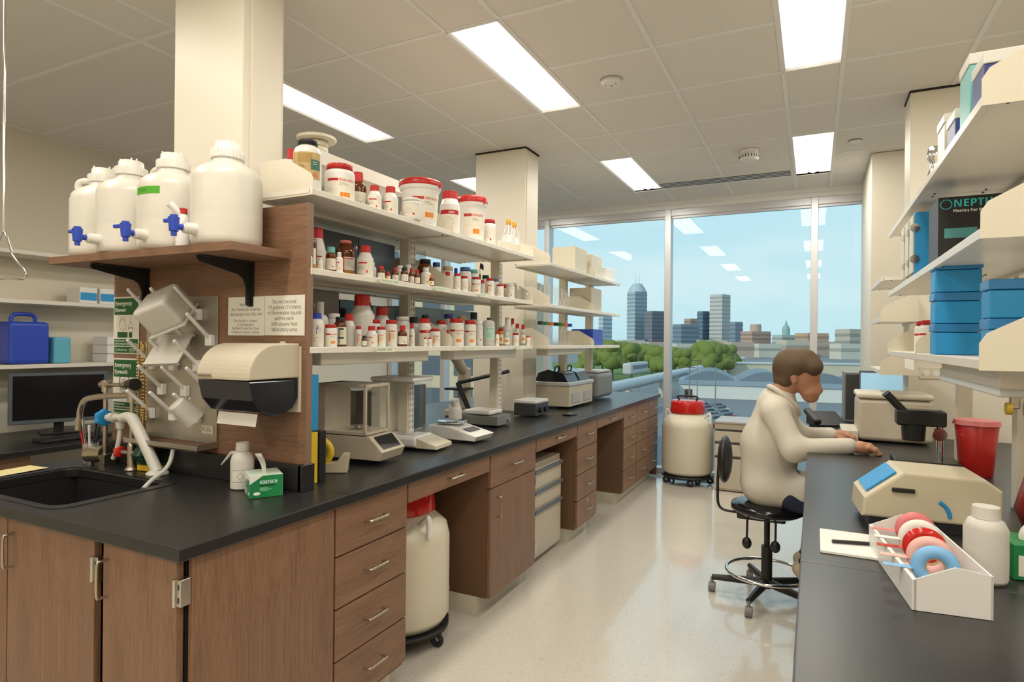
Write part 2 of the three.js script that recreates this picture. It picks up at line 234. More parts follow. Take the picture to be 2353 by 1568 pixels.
{ // worktop of the left island with the sink cut out
  const t = thing('worktop', 'black epoxy worktop of the long left bench with an undermounted sink', 'worktop', [0, 0, 0]);
  const hole = rr(-2.86, -2.245, -1.535, -1.15, 0.05);
  part('slab', exY([[-1.515, -1.073], [-1.515, -1.7385], [-3.06, -1.7385], [-3.06, -1.073]], CB, CT, 0.004, [hole]), M.counter, t);
  part('slab', exY([[-1.515, -1.74], [-1.515, -4.4], [-3.06, -4.4], [-3.06, -1.74], [-2.54, -1.74], [-2.54, -1.97], [-2.09, -1.97], [-2.09, -1.74]], CB, CT, 0.004), M.counter, t);
  part('slab', exY([[-1.515, -4.4015], [-1.515, -6.785], [-3.06, -6.785], [-3.06, -4.4015]], CB, CT, 0.004, [[[-2.57, -4.73], [-2.09, -4.73], [-2.09, -4.45], [-2.57, -4.45]]]), M.counter, t);
  const s = part('sink_basin', [bx(-2.88, -2.225, 0.66, 0.67, -1.555, -1.13), bx(-2.88, -2.862, 0.66, CB, -1.555, -1.13), bx(-2.243, -2.225, 0.66, CB, -1.555, -1.13), bx(-2.88, -2.225, 0.66, CB, -1.555, -1.537), bx(-2.88, -2.225, 0.66, CB, -1.148, -1.13)], M.sink, t);
  part('sink_rim', exY(rr(-2.905, -2.2, -1.58, -1.118, 0.075), CT - 0.004, CT + 0.0035, 0.0015, [rr(-2.868, -2.237, -1.543, -1.142, 0.055)]), M.counter, t);
  part('drain', cy(0.04, 0.04, 0.006, -2.55, 0.67, -1.34), M.steel, s);
  part('backsplash', [bx(-2.87, -1.69, CT, 1.012, -1.698, -1.676, 0.003), bx(-1.708, -1.684, CT, 1.012, -1.74, -1.676, 0.003)], M.counter, t);
}
solo('bench_side_panel', bx(-3.045, -3.033, 0.02, CB - 0.001, -6.76, -1.7), M.woodH, 'brown wooden side panel of the left bench facing the left wall', 'panel');
// end panel and wooden shelf over the sink
{
  const t = thing('divider_panel', 'tall brown wooden divider panel standing behind the sink', 'panel', [0, 0, 0]);
  part('panel', bx(-2.872, -1.692, 1.0, 1.988, -1.725, -1.70, 0.001), M.woodH, t); part('edge_strip', bx(-1.692, -1.688, 1.0, 1.988, -1.726, -1.699), M.woodEdge, t);
  const s = thing('wall_shelf', 'thick brown wooden shelf with black brackets holding the plastic carboys', 'shelf', [0, 0, 0]);
  part('board', bx(-2.873, -1.775, 1.781, 1.811, -1.70, -1.432, 0.001), M.woodH, s);
  for (const x of [-2.63, -1.985]) { const b = part('bracket', exX([[-1.70, 1.781], [-1.47, 1.781], [-1.46, 1.768], [-1.468, 1.757], [-1.64, 1.725], [-1.66, 1.71], [-1.672, 1.68], [-1.674, 1.61], [-1.70, 1.605]], x - 0.003, x + 0.003), M.black, s); part('bracket_flange', [bx(x - 0.016, x + 0.016, 1.776, 1.781, -1.70, -1.47), bx(x - 0.016, x + 0.016, 1.605, 1.781, -1.70, -1.694)], M.black, b); part('screw', [-1.5, -1.56, -1.62].map((z) => cy(0.004, 0.004, 0.002, x + 0.009, 1.7745, z, 8)), M.chrome, b); }
}
// ---------- shelving: cantilever shelves on slotted uprights ----------
const SH = [2.046, 1.747, 1.450];
function shelfBoard(label, y, x0, x1, z0, z1, s, plates, lamp, group) { // x0 = front edge, x1 = back; s = +1 when the front looks along +x
  const t = thing('shelf', label, 'shelf', [0, 0, 0], 0, group);
  part('board', [bx(x0 - s * 0.012, x1, y - 0.018, y, z0, z1), bx(x0 - s * 0.016, x0, y - 0.024, y, z0, z1, 0.002)], M.shelf, t);
  part('back_rail', bx(x1 - s * 0.012, x1 + s * 0.004, y - 0.03, y - 0.004, z0, z1), M.cream, t);
  const e = 0.002 * s, hb = 0.125;
  for (const z of plates) part('end_plate', [ex([[x1, y - 0.026], [x0 + e, y - 0.026], [x0 + e, y + 0.035], [x0 - s * 0.012, y + 0.058], [x0 - s * 0.135, y + hb], [x1, y + hb]], 0.003).translate(0, 0, z - 0.0015)], M.cream, t);
  part('rivet', [z0, z1].flatMap((z) => [0.05, 0.2].map((d) => cy(0.004, 0.004, 0.003, x0 - s * d, y - 0.0215, z + (z === z0 ? -0.02 : 0.02), 8))), M.dark, t);
  if (lamp) part('lamp', [bx(x0 - s * 0.06, x0 - s * 0.15, y - 0.075, y - 0.019, z0 - 0.12, z1 + 0.12, 0.006)], M.shelf, t);
  return t;
}
const lvl = ['top', 'middle', 'bottom'], SHF = -1.685, SHB = -1.955;
SH.forEach((y, i) => {
  shelfBoard(`cream metal ${lvl[i]} chemical shelf of the first bay, next to the wood panel`, y, SHF, SHB, -1.712, -2.703, 1, i < 2 ? [-1.715, -2.704] : [-2.704], i === 2);
  shelfBoard(`cream metal ${lvl[i]} chemical shelf of the second bay, beside the boxed column`, y, SHF, SHB, -2.707, -3.718, 1, [-3.717], i === 2);
  if (i < 2) { shelfBoard(`back-to-back cream shelf behind the ${lvl[i]} chemical shelf of the first bay`, y, -2.255, -1.985, -1.985, -2.703, -1, []); shelfBoard(`back-to-back cream shelf behind the ${lvl[i]} chemical shelf of the second bay`, y, -2.255, -1.985, -2.707, -3.718, -1, []); }
  shelfBoard(`cream metal ${lvl[i]} glassware shelf beyond the boxed column`, y, SHF, SHB, -4.0, -4.985, 1, [-4.003, -4.986], i === 2);
  shelfBoard(`cream metal ${lvl[i]} shelf at the window end of the left bench`, y, SHF, SHB, -4.989, -5.755, 1, [], false);
});
shelfBoard('back-to-back cream shelf behind the bottom chemical shelf of the first bay', SH[2], -2.255, -1.985, -1.985, -2.703, -1, []);
shelfBoard('back-to-back cream shelf behind the bottom chemical shelf of the second bay', SH[2], -2.255, -1.985, -2.707, -3.718, -1, []);
{ const t = thing('shelf', 'highest cream shelf with a tall raised lip behind the chemical shelves', 'shelf'); part('board', bx(-2.255, -1.99, 2.262, 2.28, -1.985, -2.72), M.shelf, t); part('lip', bx(-1.99, -1.983, 2.262, 2.325, -1.985, -2.72, 0.002), M.shelf, t); }
function upright(label, x, z, y1 = 2.33) {
  const t = thing('shelf_upright', label, 'upright', [x, CT, z]); part('post', bx(-0.03, 0.03, 0, y1 - CT, -0.032, 0.03, 0.003), M.cream, t);
  const s = part('slotted_strip', [bx(0.0305, 0.034, 0.04, y1 - CT - 0.02, -0.026, 0.022)], M.shelf, t); const sl = [];
  for (let y = 0.06; y < y1 - CT - 0.03; y += 0.03) for (const z2 of [-0.014, 0.01]) sl.push(bx(0.034, 0.0345, y, y + 0.017, z2 - 0.0025, z2 + 0.0025)); part('slot', sl, M.dark, s); return t;
}
upright('slotted cream upright between the two bays of chemical shelves', -1.971, -2.705, 2.17); upright('slotted cream upright at the column end of the chemical shelves', -1.971, -3.735, 2.1); upright('slotted cream upright between the glassware shelves', -1.971, -4.99, 2.1); upright('slotted cream upright of the left bench nearest the window', -1.971, -5.68, 2.1);
// right-hand island
{
  const t = thing('worktop', 'black epoxy worktop of the right bench where the man works', 'worktop');
  for (const [a, b] of [[-0.75, -1.769], [-1.7705, -4.2], [-4.2015, -5.75]]) part('slab', exY([[-0.028, a], [-0.028, b], [1.25, b], [1.25, a]], CB, CT, 0.004), M.counter, t);
  cab('wooden cabinet under the near end of the right bench', 0.0, 0.6, -0.8, -1.6, four, -1); cab('wooden cabinet under the right bench beside the knee space of the man', 0.0, 0.6, -1.61, -3.05, four, -1); cab('wooden cabinet under the window end of the right bench', 0.0, 0.6, -4.7, -5.7, four, -1);
  solo('bench_back_panel', bx(0.62, 0.64, 0.02, CB, -5.7, -0.8), M.carcass, 'dark wooden back panel inside the right bench', 'panel');
  const RF = 0.335, RB = 0.605;
  SH.forEach((y, i) => {
    shelfBoard(`cream metal ${lvl[i]} shelf of the right bench nearest the camera`, y, RF, RB, -1.7, -2.673, -1, i === 2 ? [-1.7, -2.67] : [-1.7], i === 2);
    shelfBoard(`cream metal ${lvl[i]} shelf of the right bench over the man's work place`, y, RF, RB, -2.677, -3.63, -1, i === 2 ? [-3.63] : [], false);
  });
  shelfBoard('short cream middle shelf of binders on the right bench by the boxed column', 1.635, RF, 0.515, -4.0, -4.7, -1, [-4.0], false);
  shelfBoard('short cream lower shelf with a soap bottle on the right bench by the boxed column', 1.337, RF, 0.515, -4.0, -4.7, -1, [-4.0], false);
  shelfBoard('short cream upper shelf with dark binders on the right bench by the boxed column', 1.86, RF, 0.515, -4.0, -4.7, -1, [], false);
  upright('slotted cream upright of the right bench at the joint of its two bays', 0.655, -2.675, 2.3); upright('slotted cream upright at the column end of the right bench', 0.655, -3.65, 2.3);
  solo('shelf_light', [bx(0.4, 0.5, 1.355, 1.4, -2.62, -1.85, 0.006)], mt([0.75, 0.8, 0.8], 0.3), 'white strip light under the bottom shelf of the right bench', 'strip light');
  solo('paper_note', bx(0.336, 0.338, 1.385, 1.425, -2.98, -2.72), M.paper, 'paper strip hanging under the far bottom shelf of the right bench', 'note');
}
const BOTTLES = [
  [2.046, [[-1900,-1812,22,199,'br'],[-1800,-1804,54,215,'tan'],[-1800,-1987,62,166,'sig'],[-1830,-2137,38,178,'amr'],[-1760,-2166,31,119,'brs'],[-1750,-2267,35,136,'brs'],[-1720,-2388,46,105,'jw'],[-1800,-2574,109,238,'bk'],[-1800,-2855,55,250,'brb'],[-1810,-3115,91,273,'bk'],[-1760,-3237,40,161,'jr'],[-1750,-3475,44,206,'gl'],[-1770,-3599,41,213,'gl']]],
  [1.747, [[-1730,-1751,25,163,'amx'],[-1860,-1922,38,194,'brt'],[-1720,-1793,12,48,'vw'],[-1740,-1875,21,103,'amt'],[-1720,-1900,15,84,'vwl'],[-1860,-2094,43,168,'ampk'],[-1760,-2108,35,143,'brs'],[-1800,-2206,17,84,'vw'],[-1730,-2180,17,62,'amr'],[-1720,-2215,13,40,'amo'],[-1740,-2294,16,68,'amr'],[-1850,-2477,17,102,'jw'],[-1720,-2339,18,72,'amk'],[-1850,-2546,17,114,'jw'],[-1730,-2408,14,76,'amr'],[-1720,-2440,14,71,'amr'],[-1870,-2725,41,164,'brk'],[-1740,-2544,25,95,'vw'],[-1710,-2550,15,56,'amy'],[-1880,-2850,24,163,'bn'],[-1880,-2966,34,154,'jbr'],[-1800,-2841,19,108,'br'],[-1900,-3087,16,159,'bb'],[-1730,-2825,19,93,'jr'],[-1730,-2900,21,87,'jr'],[-1830,-3077,35,160,'jbl'],[-1840,-3196,28,160,'jt'],[-1740,-3048,27,97,'sig'],[-1910,-3395,19,199,'wash'],[-1770,-3179,15,93,'br'],[-1890,-3434,25,152,'jk'],[-1740,-3216,27,106,'jro'],[-1860,-3515,20,137,'jbl'],[-1730,-3325,24,79,'jr'],[-1800,-3535,14,97,'br'],[-1740,-3491,27,97,'jw'],[-1740,-3593,20,100,'cl'],[-1720,-3692,11,53,'cl']]],
  [1.45, [[-1740,-1799,28,131,'fb'],[-1870,-1954,34,187,'wn'],[-1730,-1867,25,88,'sig'],[-1860,-2027,28,141,'jw'],[-1760,-1954,26,122,'amF'],[-1800,-2053,27,141,'br'],[-1755,-2062,13,87,'jro'],[-1865,-2215,57,236,'br'],[-1710,-2046,11,46,'amk'],[-1735,-2125,25,89,'brs'],[-1815,-2246,28,123,'jr'],[-1735,-2189,22,88,'jro'],[-1890,-2391,44,189,'br'],[-1755,-2288,28,122,'jro'],[-1730,-2341,22,98,'amr'],[-1860,-2516,37,147,'cw'],[-1740,-2431,13,109,'brs'],[-1880,-2642,34,150,'cbk'],[-1790,-2610,34,142,'brb'],[-1705,-2492,9,43,'jrs'],[-1905,-2782,22,168,'jk'],[-1705,-2531,10,43,'jrs'],[-1740,-2631,27,89,'jro'],[-1870,-2889,31,140,'jr'],[-1760,-2784,11,85,'br'],[-1890,-2997,30,182,'bn'],[-1760,-2870,42,149,'sig'],[-1895,-3156,33,176,'jbr'],[-1750,-3001,35,144,'sig'],[-1890,-3288,34,205,'cbk'],[-1760,-3119,25,145,'jw'],[-1760,-3241,37,169,'gre'],[-1720,-3277,13,90,'brs'],[-1790,-3460,18,110,'jor'],[-1720,-3405,20,82,'sq'],[-1830,-3631,36,186,'wn'],[-1830,-3709,17,183,'br'],[-1720,-3533,22,81,'jrs'],[-1770,-3660,20,146,'br'],[-1730,-3664,17,140,'jcl'],[-1700,-3683,14,64,'jrs']]]
];
// ---------- chemical bottles (x, z, radius, height in millimetres, kind) ----------
const caps = { ridged: (r, y0, y1) => { const pts = []; for (let k = 0; k < 56; k++) { const a = k / 56 * Math.PI * 2, q = r * (k % 2 ? 1 : 0.955); pts.push([q * Math.cos(a), q * Math.sin(a)]); } return [exY(pts, y0, y1 - 0.02), lt([[0, y1], [r * 0.9, y1], [r * 0.97, y1 - 0.02], [0, y1 - 0.021]], 28)]; }, flat: (r, y0, y1) => lt([[0, y1], [r * 0.94, y1], [r, y1 - 0.015], [r, y0], [0, y0]], 32) };
const labelTex = {};
function lines(g, x, y, w, n, c = '#8a867e', st = 7) { g.fillStyle = c; for (let k = 0; k < n; k++) g.fillRect(x, y + k * st, w * (0.55 + 0.45 * ((k * 37 % 11) / 11)), 2); }
const draws = {
  sig: (g) => { g.fillStyle = '#b5101a'; g.fillRect(10, 10, 88, 15); g.font = 'bold 17px sans-serif'; g.fillText('SIGMA-ALDRICH', 102, 24); lines(g, 104, 34, 90, 3); lines(g, 20, 70, 60, 2, '#c0bbb0'); g.fillStyle = '#e8820c'; for (let k = 0; k < 3; k++) g.fillRect(112 + k * 26, 92, 24, 26); },
  brs: (g) => { g.fillStyle = '#b5101a'; g.fillRect(30, 14, 130, 13); lines(g, 34, 40, 110, 7); g.fillStyle = '#333'; g.fillRect(24, 50, 10, 42); g.fillStyle = '#d8342c'; g.fillRect(150, 90, 22, 22); },
  brb: (g) => { g.fillStyle = '#b5101a'; g.fillRect(8, 6, 240, 24); g.fillStyle = '#f3e6e0'; g.font = 'bold 16px sans-serif'; g.fillText('ALDRICH', 120, 24); lines(g, 90, 46, 110, 8, '#b0aca2'); },
  jro: (g) => { g.fillStyle = '#b5101a'; g.fillRect(60, 12, 130, 8); lines(g, 110, 32, 90, 8); g.fillStyle = '#e8820c'; g.fillRect(66, 30, 34, 78); },
  plain: (g) => { lines(g, 60, 20, 120, 10, '#b8b2a6'); g.fillStyle = '#c2272d'; g.fillRect(150, 84, 24, 20); },
  tan: (g) => { g.fillStyle = '#b9a06a'; g.fillRect(0, 0, 256, 128); g.fillStyle = '#a3864c'; g.fillRect(60, 6, 120, 46); lines(g, 62, 60, 80, 6, '#5d4a28'); g.fillStyle = '#3e6a5a'; g.fillRect(168, 34, 88, 50); g.fillStyle = '#d8d2c0'; g.fillRect(186, 44, 40, 3); g.fillRect(186, 54, 34, 3); g.fillStyle = '#d0503c'; g.font = 'bold 34px serif'; g.fillText('AG', 182, 120); },
  amx: (g) => { g.fillStyle = '#c73a2e'; g.fillRect(20, 6, 160, 8); lines(g, 30, 24, 130, 6); g.fillStyle = '#e8502c'; g.fillRect(90, 66, 80, 56); g.fillStyle = '#111'; g.font = 'bold 56px sans-serif'; g.fillText('X', 112, 114); },
  ampk: (g) => { g.fillStyle = '#e8541c'; g.fillRect(86, 0, 34, 128); g.fillStyle = '#2a1a14'; g.fillRect(96, 12, 12, 12); g.fillRect(96, 72, 12, 12); g.fillStyle = '#c2272d'; g.fillRect(128, 10, 100, 10); lines(g, 130, 30, 90, 9); },
  amF: (g) => { g.fillStyle = '#e3d9bd'; g.fillRect(0, 0, 256, 128); g.fillStyle = '#23465c'; g.fillRect(84, 10, 18, 112); g.fillRect(84, 8, 92, 14); g.fillRect(70, 72, 108, 14); lines(g, 112, 28, 66, 5, '#54503f'); },
  fb: (g) => { g.fillStyle = '#2b3cb0'; g.font = 'italic bold 72px sans-serif'; g.fillText('f', 100, 62); lines(g, 140, 18, 70, 6); g.fillStyle = '#8890a8'; g.fillRect(60, 84, 150, 2); lines(g, 70, 92, 40, 4); g.strokeStyle = '#6a7088'; g.beginPath(); g.moveTo(150, 112); g.lineTo(164, 90); g.lineTo(178, 112); g.closePath(); g.stroke(); },
  gre: (g) => { g.fillStyle = '#bfe0cf'; g.fillRect(0, 0, 256, 128); g.fillStyle = '#12343c'; g.font = 'bold 26px sans-serif'; g.fillText('LC', 66, 30); g.fillStyle = '#79b8ac'; g.fillRect(110, 14, 90, 10); lines(g, 66, 44, 130, 10, '#6aa397'); },
  gl: (g) => { g.fillStyle = '#ffffff'; g.font = 'bold 44px sans-serif'; g.fillStyle = '#f4f4f0'; g.fillRect(64, 20, 110, 54); g.fillStyle = '#c6c8c4'; g.fillText('PBS', 72, 62); },
  amy: (g) => { g.fillStyle = '#efe6c8'; g.fillRect(0, 0, 256, 128); g.fillStyle = '#e2ad18'; g.fillRect(100, 30, 60, 60); g.fillStyle = '#222'; g.fillRect(122, 44, 16, 32); },
  amo: (g) => { g.fillStyle = '#ef8410'; g.fillRect(80, 10, 70, 110); lines(g, 160, 20, 50, 8); },
  dots: (g) => { g.fillStyle = '#d9572a'; for (let k = 0; k < 4; k++) g.fillRect(80 + k * 28, 74, 14, 14); lines(g, 80, 24, 110, 5); },
  org: (g) => { g.fillStyle = '#e59018'; g.fillRect(70, 40, 120, 46); g.fillStyle = '#c24a12'; g.font = 'bold 26px sans-serif'; g.fillText('===', 96, 72); },
};
function labelMat(k) { return labelTex[k] ??= textMat(256, 128, (g, w, h) => { g.fillStyle = k === 'gl' ? '#dfe4e2' : '#e9e2d2'; g.fillRect(0, 0, w, h); draws[k](g); }, 0.55); }
const J = { n: 0.80, s: 0.74, e: 0.85, c: 0.85, cr: 0.86 }, BT = { n: 0.56, s: 0.60, e: 0.78, c: 0.77, cr: 0.62, rid: 1 }, AM = { n: 0.50, s: 0.56, e: 0.76, c: 0.76, cr: 0.58, rid: 1 }, VI = { n: 0.55, s: 0.66, e: 0.76, c: 0.72, cr: 0.56 };
const KINDS = {
  br: { ...BT, b: M.hdpe, k: M.cap, l: null, d: 'white plastic bottle with ridged red cap' }, brt: { ...BT, s: 0.5, b: M.hdpe, k: M.cap, l: 'brs', d: 'tall translucent bottle with ridged red cap' },
  brs: { ...BT, b: M.white, k: M.cap, l: 'brs', d: 'white bottle with red cap and red-striped label' }, brb: { ...BT, n: 0.72, s: 0.68, e: 0.82, c: 0.8, cr: 0.76, b: M.white, k: M.cap, l: 'brb', d: 'white bottle with a broad red screw cap' },
  sig: { ...J, b: M.white, k: M.red, l: 'sig', d: 'white jar with flat red lid and orange squares' }, jr: { ...J, b: M.white, k: M.red, l: 'plain', d: 'white jar with flat red lid' }, jrs: { ...J, b: M.white, k: M.red, l: 'dots', d: 'small white vial with red lid' },
  jro: { ...J, b: M.white, k: M.red, l: 'jro', d: 'white jar with red lid and orange bar' }, jw: { ...J, b: M.hdpe, k: M.white, l: 'plain', d: 'white jar with white lid' }, jbr: { ...J, b: M.hdpe, k: M.tan, l: null, d: 'pale jar with tan lid' }, jbl: { ...J, b: M.white, k: mt([0.05, 0.13, 0.34], 0.4), l: 'plain', d: 'white jar with blue lid' }, jt: { ...J, b: M.white, k: M.teal, l: null, d: 'white jar with wide teal lid' }, jk: { ...J, b: M.hdpe, k: M.black, l: null, d: 'pale jar with black lid' },
  jor: { ...J, b: M.liquid, k: M.red, l: 'org', d: 'orange jar with dark red lid' }, jcl: { ...BT, b: M.clear, k: M.cap, l: 'org', d: 'clear bottle with red cap and yellow label' },
  vw: { ...VI, b: M.white, k: M.white, l: 'plain', d: 'small white capped bottle' }, vwl: { ...VI, b: M.white, k: M.white, l: 'brs', d: 'slim white capped bottle with blue stripe' }, wn: { ...VI, n: 0.42, s: 0.55, e: 0.72, c: 0.7, cr: 0.44, b: M.hdpe, k: M.white, l: null, d: 'plain translucent narrow-necked bottle' },
  tan: { n: 0.66, s: 0.72, e: 0.88, c: 0.9, cr: 0.7, b: M.hdpe, k: M.black, l: 'tan', lr: [0.26, 0.74], d: 'big jar with black lid and brown paper label' },
  amr: { ...AM, b: M.amber, k: M.cap, l: 'plain', d: 'brown glass bottle with red cap' }, amx: { ...AM, b: M.amber, k: M.cap, l: 'amx', q: 1, d: 'brown bottle with hazard cross label' }, amt: { ...AM, n: 0.7, s: 0.62, cr: 0.72, b: M.amber, k: M.teal, l: 'plain', d: 'brown bottle with turquoise cap' }, ampk: { ...AM, n: 0.55, s: 0.62, e: 0.86, c: 0.91, cr: 0.6, rid: 0, b: M.amber, k: M.pink, l: 'ampk', q: 1, lr: [0.2, 0.55], d: 'large brown bottle with pink lid' }, amo: { ...AM, b: M.amber, k: M.cap, l: 'amo', d: 'tiny brown bottle with orange label' }, amk: { ...AM, n: 0.7, s: 0.62, cr: 0.72, b: M.amber, k: M.black, l: 'plain', d: 'brown bottle with black cap' }, amy: { ...AM, b: M.amber, k: M.orangeCap, l: 'amy', d: 'tiny brown bottle with yellow label' }, amF: { ...AM, n: 0.62, s: 0.66, e: 0.85, c: 0.86, cr: 0.72, b: M.amber, k: M.black, l: 'amF', lr: [0.07, 0.66], d: 'brown bottle with a big F label' },
  brk: { ...J, n: 0.7, cr: 0.74, b: M.amber, k: M.black, l: null, d: 'wide dark brown jar with black lid' }, bn: { ...J, b: M.hdpe, k: M.navy, l: null, d: 'pale bottle with navy blue lid' }, bb: { ...BT, b: M.hdpe, k: M.blue, l: null, d: 'small bottle with blue cap' },
  fb: { ...BT, n: 0.66, s: 0.70, e: 0.82, c: 0.81, cr: 0.68, b: M.white, k: M.blue, l: 'fb', lr: [0.08, 0.66], d: 'white bottle with blue cap and blue letter' }, gl: { n: 0.34, s: 0.52, e: 0.80, c: 0.84, cr: 0.36, b: M.glass, k: M.yellowCap, l: 'gl', lr: [0.28, 0.5], d: 'clear glass bottle with amber yellow cap' }, cl: { ...VI, b: M.clear, k: M.white, l: null, d: 'small clear plastic bottle' }, cw: { ...J, s: 0.66, b: M.milky, k: M.white, l: 'plain', d: 'milky bottle with white lid' }, cbk: { ...BT, n: 0.6, s: 0.62, b: M.milky, k: M.black, l: null, d: 'milky bottle with dark cap' },
  gre: { n: 0.28, s: 0.78, e: 0.92, c: 0.93, cr: 0.3, b: M.milky, k: M.black, l: 'gre', lr: [0.22, 0.66], d: 'clear flask with pale green label and black stopper' }, sq: { ...VI, s: 0.72, b: M.clear, k: M.white, l: 'org', d: 'small square bottle of blue liquid', liq: mp([0.25, 0.42, 0.5], 0.2) },
  wash: { n: 0.36, s: 0.5, e: 0.62, c: 0.62, cr: 0.36, b: M.hdpe, k: M.green, l: null, spout: 1, d: 'white wash bottle with green and black nozzle' },
  bk: { bucket: 1, b: M.white, k: M.red, l: 'sig', d: 'large white bucket with red snap lid' },
};
const bGeo = {};
function bottle(kind) {
  const K = KINDS[kind], g = new THREE.Group(); if (bGeo[kind]) return bGeo[kind].clone();
  const lr = K.lr ?? [0.1, K.s ? K.s * 0.86 : 0.5];
  if (K.bucket) {
    part('body', lt([[0, 0], [0.72, 0], [0.755, 0.02], [0.86, 0.78], [0.93, 0.79], [0.97, 0.87], [0.9, 0.9], [0, 0.9]], 48), K.b, g);
    part('lid', [lt([[0, 1.0], [0.88, 1.0], [0.96, 0.98], [1.0, 0.94], [1.0, 0.87], [0.97, 0.86], [0, 0.86]], 48), rod([0.8, 0.84, 0.6], [0.8, 0.93, 0.6], 0.08)], K.k, g);
    part('label', new THREE.CylinderGeometry(0.842, 0.775, 0.5, 24, 1, true, -0.75, 1.9).translate(0, 0.4, 0), labelMat('sig'), g);
  } else {
    const p = [[0, 0], [0.93, 0], [1, 0.025], [1, K.s]]; for (let i = 1; i <= 6; i++) { const t = i / 6; p.push([K.n + (1 - K.n) * (kind[0] === 'b' || kind === 'gl' ? (1 - t * 0.92) ** 0.9 - 0.09 * (1 - t) : Math.sqrt(Math.max(0, 1 - t * t))) , K.s + (K.e - K.s) * t]); } p.push([K.n, Math.min(K.c + 0.03, 0.97)], [0, Math.min(K.c + 0.03, 0.97)]);
    part('body', lt(p, 32), K.b, g);
    part('cap', (K.rid ? caps.ridged : caps.flat)(K.cr, K.c, K.spout ? 0.78 : 1), K.k, g);
    if (K.spout) part('nozzle', tb([[0, 0.76, 0], [0, 1, 0], [0.3, 1.05, 0], [1.2, 0.98, 0]], 0.09, 20), M.black, g);
    if (K.l) part('label', new THREE.CylinderGeometry(1.012, 1.012, lr[1] - lr[0], 20, 1, true, -1.15, 2.3).translate(0, (lr[0] + lr[1]) / 2, 0), labelMat(K.l), g);
    if (K.q) part('contents', lt([[0.5, 0.005], [0.95, 0.003], [1.004, 0.03], [1.004, lr[0] - 0.01]], 32), M.liquid, g);
    if (K.liq) part('contents', lt([[0, 0.02], [0.9, 0.02], [0.92, 0.55], [0, 0.55]], 24), K.liq, g);
  }
  return bGeo[kind] = g;
}
const ORD = ['first', 'second', 'third', 'fourth', 'fifth', 'sixth', 'seventh', 'eighth', 'ninth', 'tenth', 'eleventh', 'twelfth', 'thirteenth', 'fourteenth', 'fifteenth', 'sixteenth', 'seventeenth', 'eighteenth', 'nineteenth', 'twentieth'], TENS = ['', '', 'twenty', 'thirty', 'forty'];
const ord = (i) => i < 20 ? ORD[i] : (i % 10 === 9 ? ['', '', 'thirtieth', 'fortieth', 'fiftieth'][Math.floor(i / 10) + 0] : TENS[Math.floor((i + 1) / 10)] + '-' + ORD[i % 10]);
BOTTLES.forEach(([y, rows], si) => rows.forEach(([x, z, r, h, kind], i) => {
  const o = bottle(kind); const nm = KINDS[kind].bucket ? 'bucket' : /^(j|sig|tan|brk)/.test(kind) ? 'jar' : 'bottle';
  o.name = numbered(nm); o.position.set(x / 1000, y, z / 1000); o.scale.set(r / 1000, h / 1000, r / 1000); o.rotation.y = Math.atan2(-x, -z) + (rnd() - 0.45) * 0.5; scene.add(o);
  let lb = `${KINDS[kind].d}, ${ord(i)} from the wood panel on ${lvl[si]} shelf`; if (lb.split(' ').length > 16) lb = `${KINDS[kind].d}, ${ord(i)} from wood panel, ${lvl[si]} shelf`;
  tag(o, lb, nm, `chemical containers on the ${lvl[si]} shelf`);
}));
// spool on the highest ledge, clear tray on the dark jar
{ const t = thing('cable_spool', 'empty cream plastic spool standing on the highest ledge beside the first column', 'spool', [-2.10, 2.281, -2.16]); part('flange', lt([[0, 0], [0.07, 0], [0.07, 0.012], [0, 0.012]]), M.cream, t); part('flange', lt([[0, 0.125], [0.085, 0.125], [0.09, 0.13], [0.09, 0.142], [0, 0.148]]), M.cream, t); part('core', [0.012, 0.04, 0.068, 0.096].map((y) => lt([[0, y], [0.05, y], [0.053, y + 0.006], [0.053, y + 0.022], [0.05, y + 0.028], [0, y + 0.028]])), M.cream, t); }
// dark metal boxes on the back-to-back shelves, seen from behind
const boxLock = (z, y, x) => [new THREE.TorusGeometry(0.011, 0.0025, 8, 20).rotateY(Math.PI / 2).translate(x, y, z), rod([x, y, z], [x + 0.004, y, z], 0.005)];
function backBox(label, z0, z1, y0, y1, m, locks, x1 = -2.02) { const t = thing('metal_box', label, 'box'); part('body', bx(-2.24, x1, y0, y1, z0, z1, 0.003), m, t); if (locks.length) part('lock', locks.map(([z, y]) => boxLock(z, y, x1 + 0.002)).flat(), M.chrome, t); return t; }
const slateA = mt([0.05, 0.052, 0.058], 0.35), slateB = mt([0.10, 0.14, 0.19], 0.3), greyB = mt([0.30, 0.28, 0.25], 0.45);
backBox('dark grey metal box with round lock behind the middle shelf, next to the wood panel', -2.0, -2.368, 1.7475, 1.985, slateA, [[-2.345, 1.93]]);
backBox('blue-grey metal box with round locks behind the middle shelf, beside the upright', -2.372, -2.66, 1.7475, 1.985, slateB, [[-2.39, 1.935], [-2.39, 1.83]]);
backBox('beige metal box behind the tall white bottle on the bottom shelf', -2.0, -2.235, 1.4505, 1.7, greyB, [[-2.06, 1.63]]);
backBox('black metal box behind the tall red-capped bottle on the bottom shelf', -2.24, -2.47, 1.4505, 1.67, M.blackGloss, []);
backBox('pale blue metal box behind the bottom shelf beside the upright', -2.48, -2.665, 1.4505, 1.655, mt([0.22, 0.30, 0.36], 0.3), []);
backBox('pale blue metal box with round lock behind the bottom shelf beyond the upright', -2.75, -3.135, 1.4505, 1.668, mt([0.28, 0.40, 0.48], 0.3), [[-3.105, 1.6]]);
backBox('pale blue metal box with round lock behind the bottom shelf near the column', -3.14, -3.5, 1.4505, 1.668, mt([0.28, 0.40, 0.48], 0.3), [[-3.165, 1.6]]);
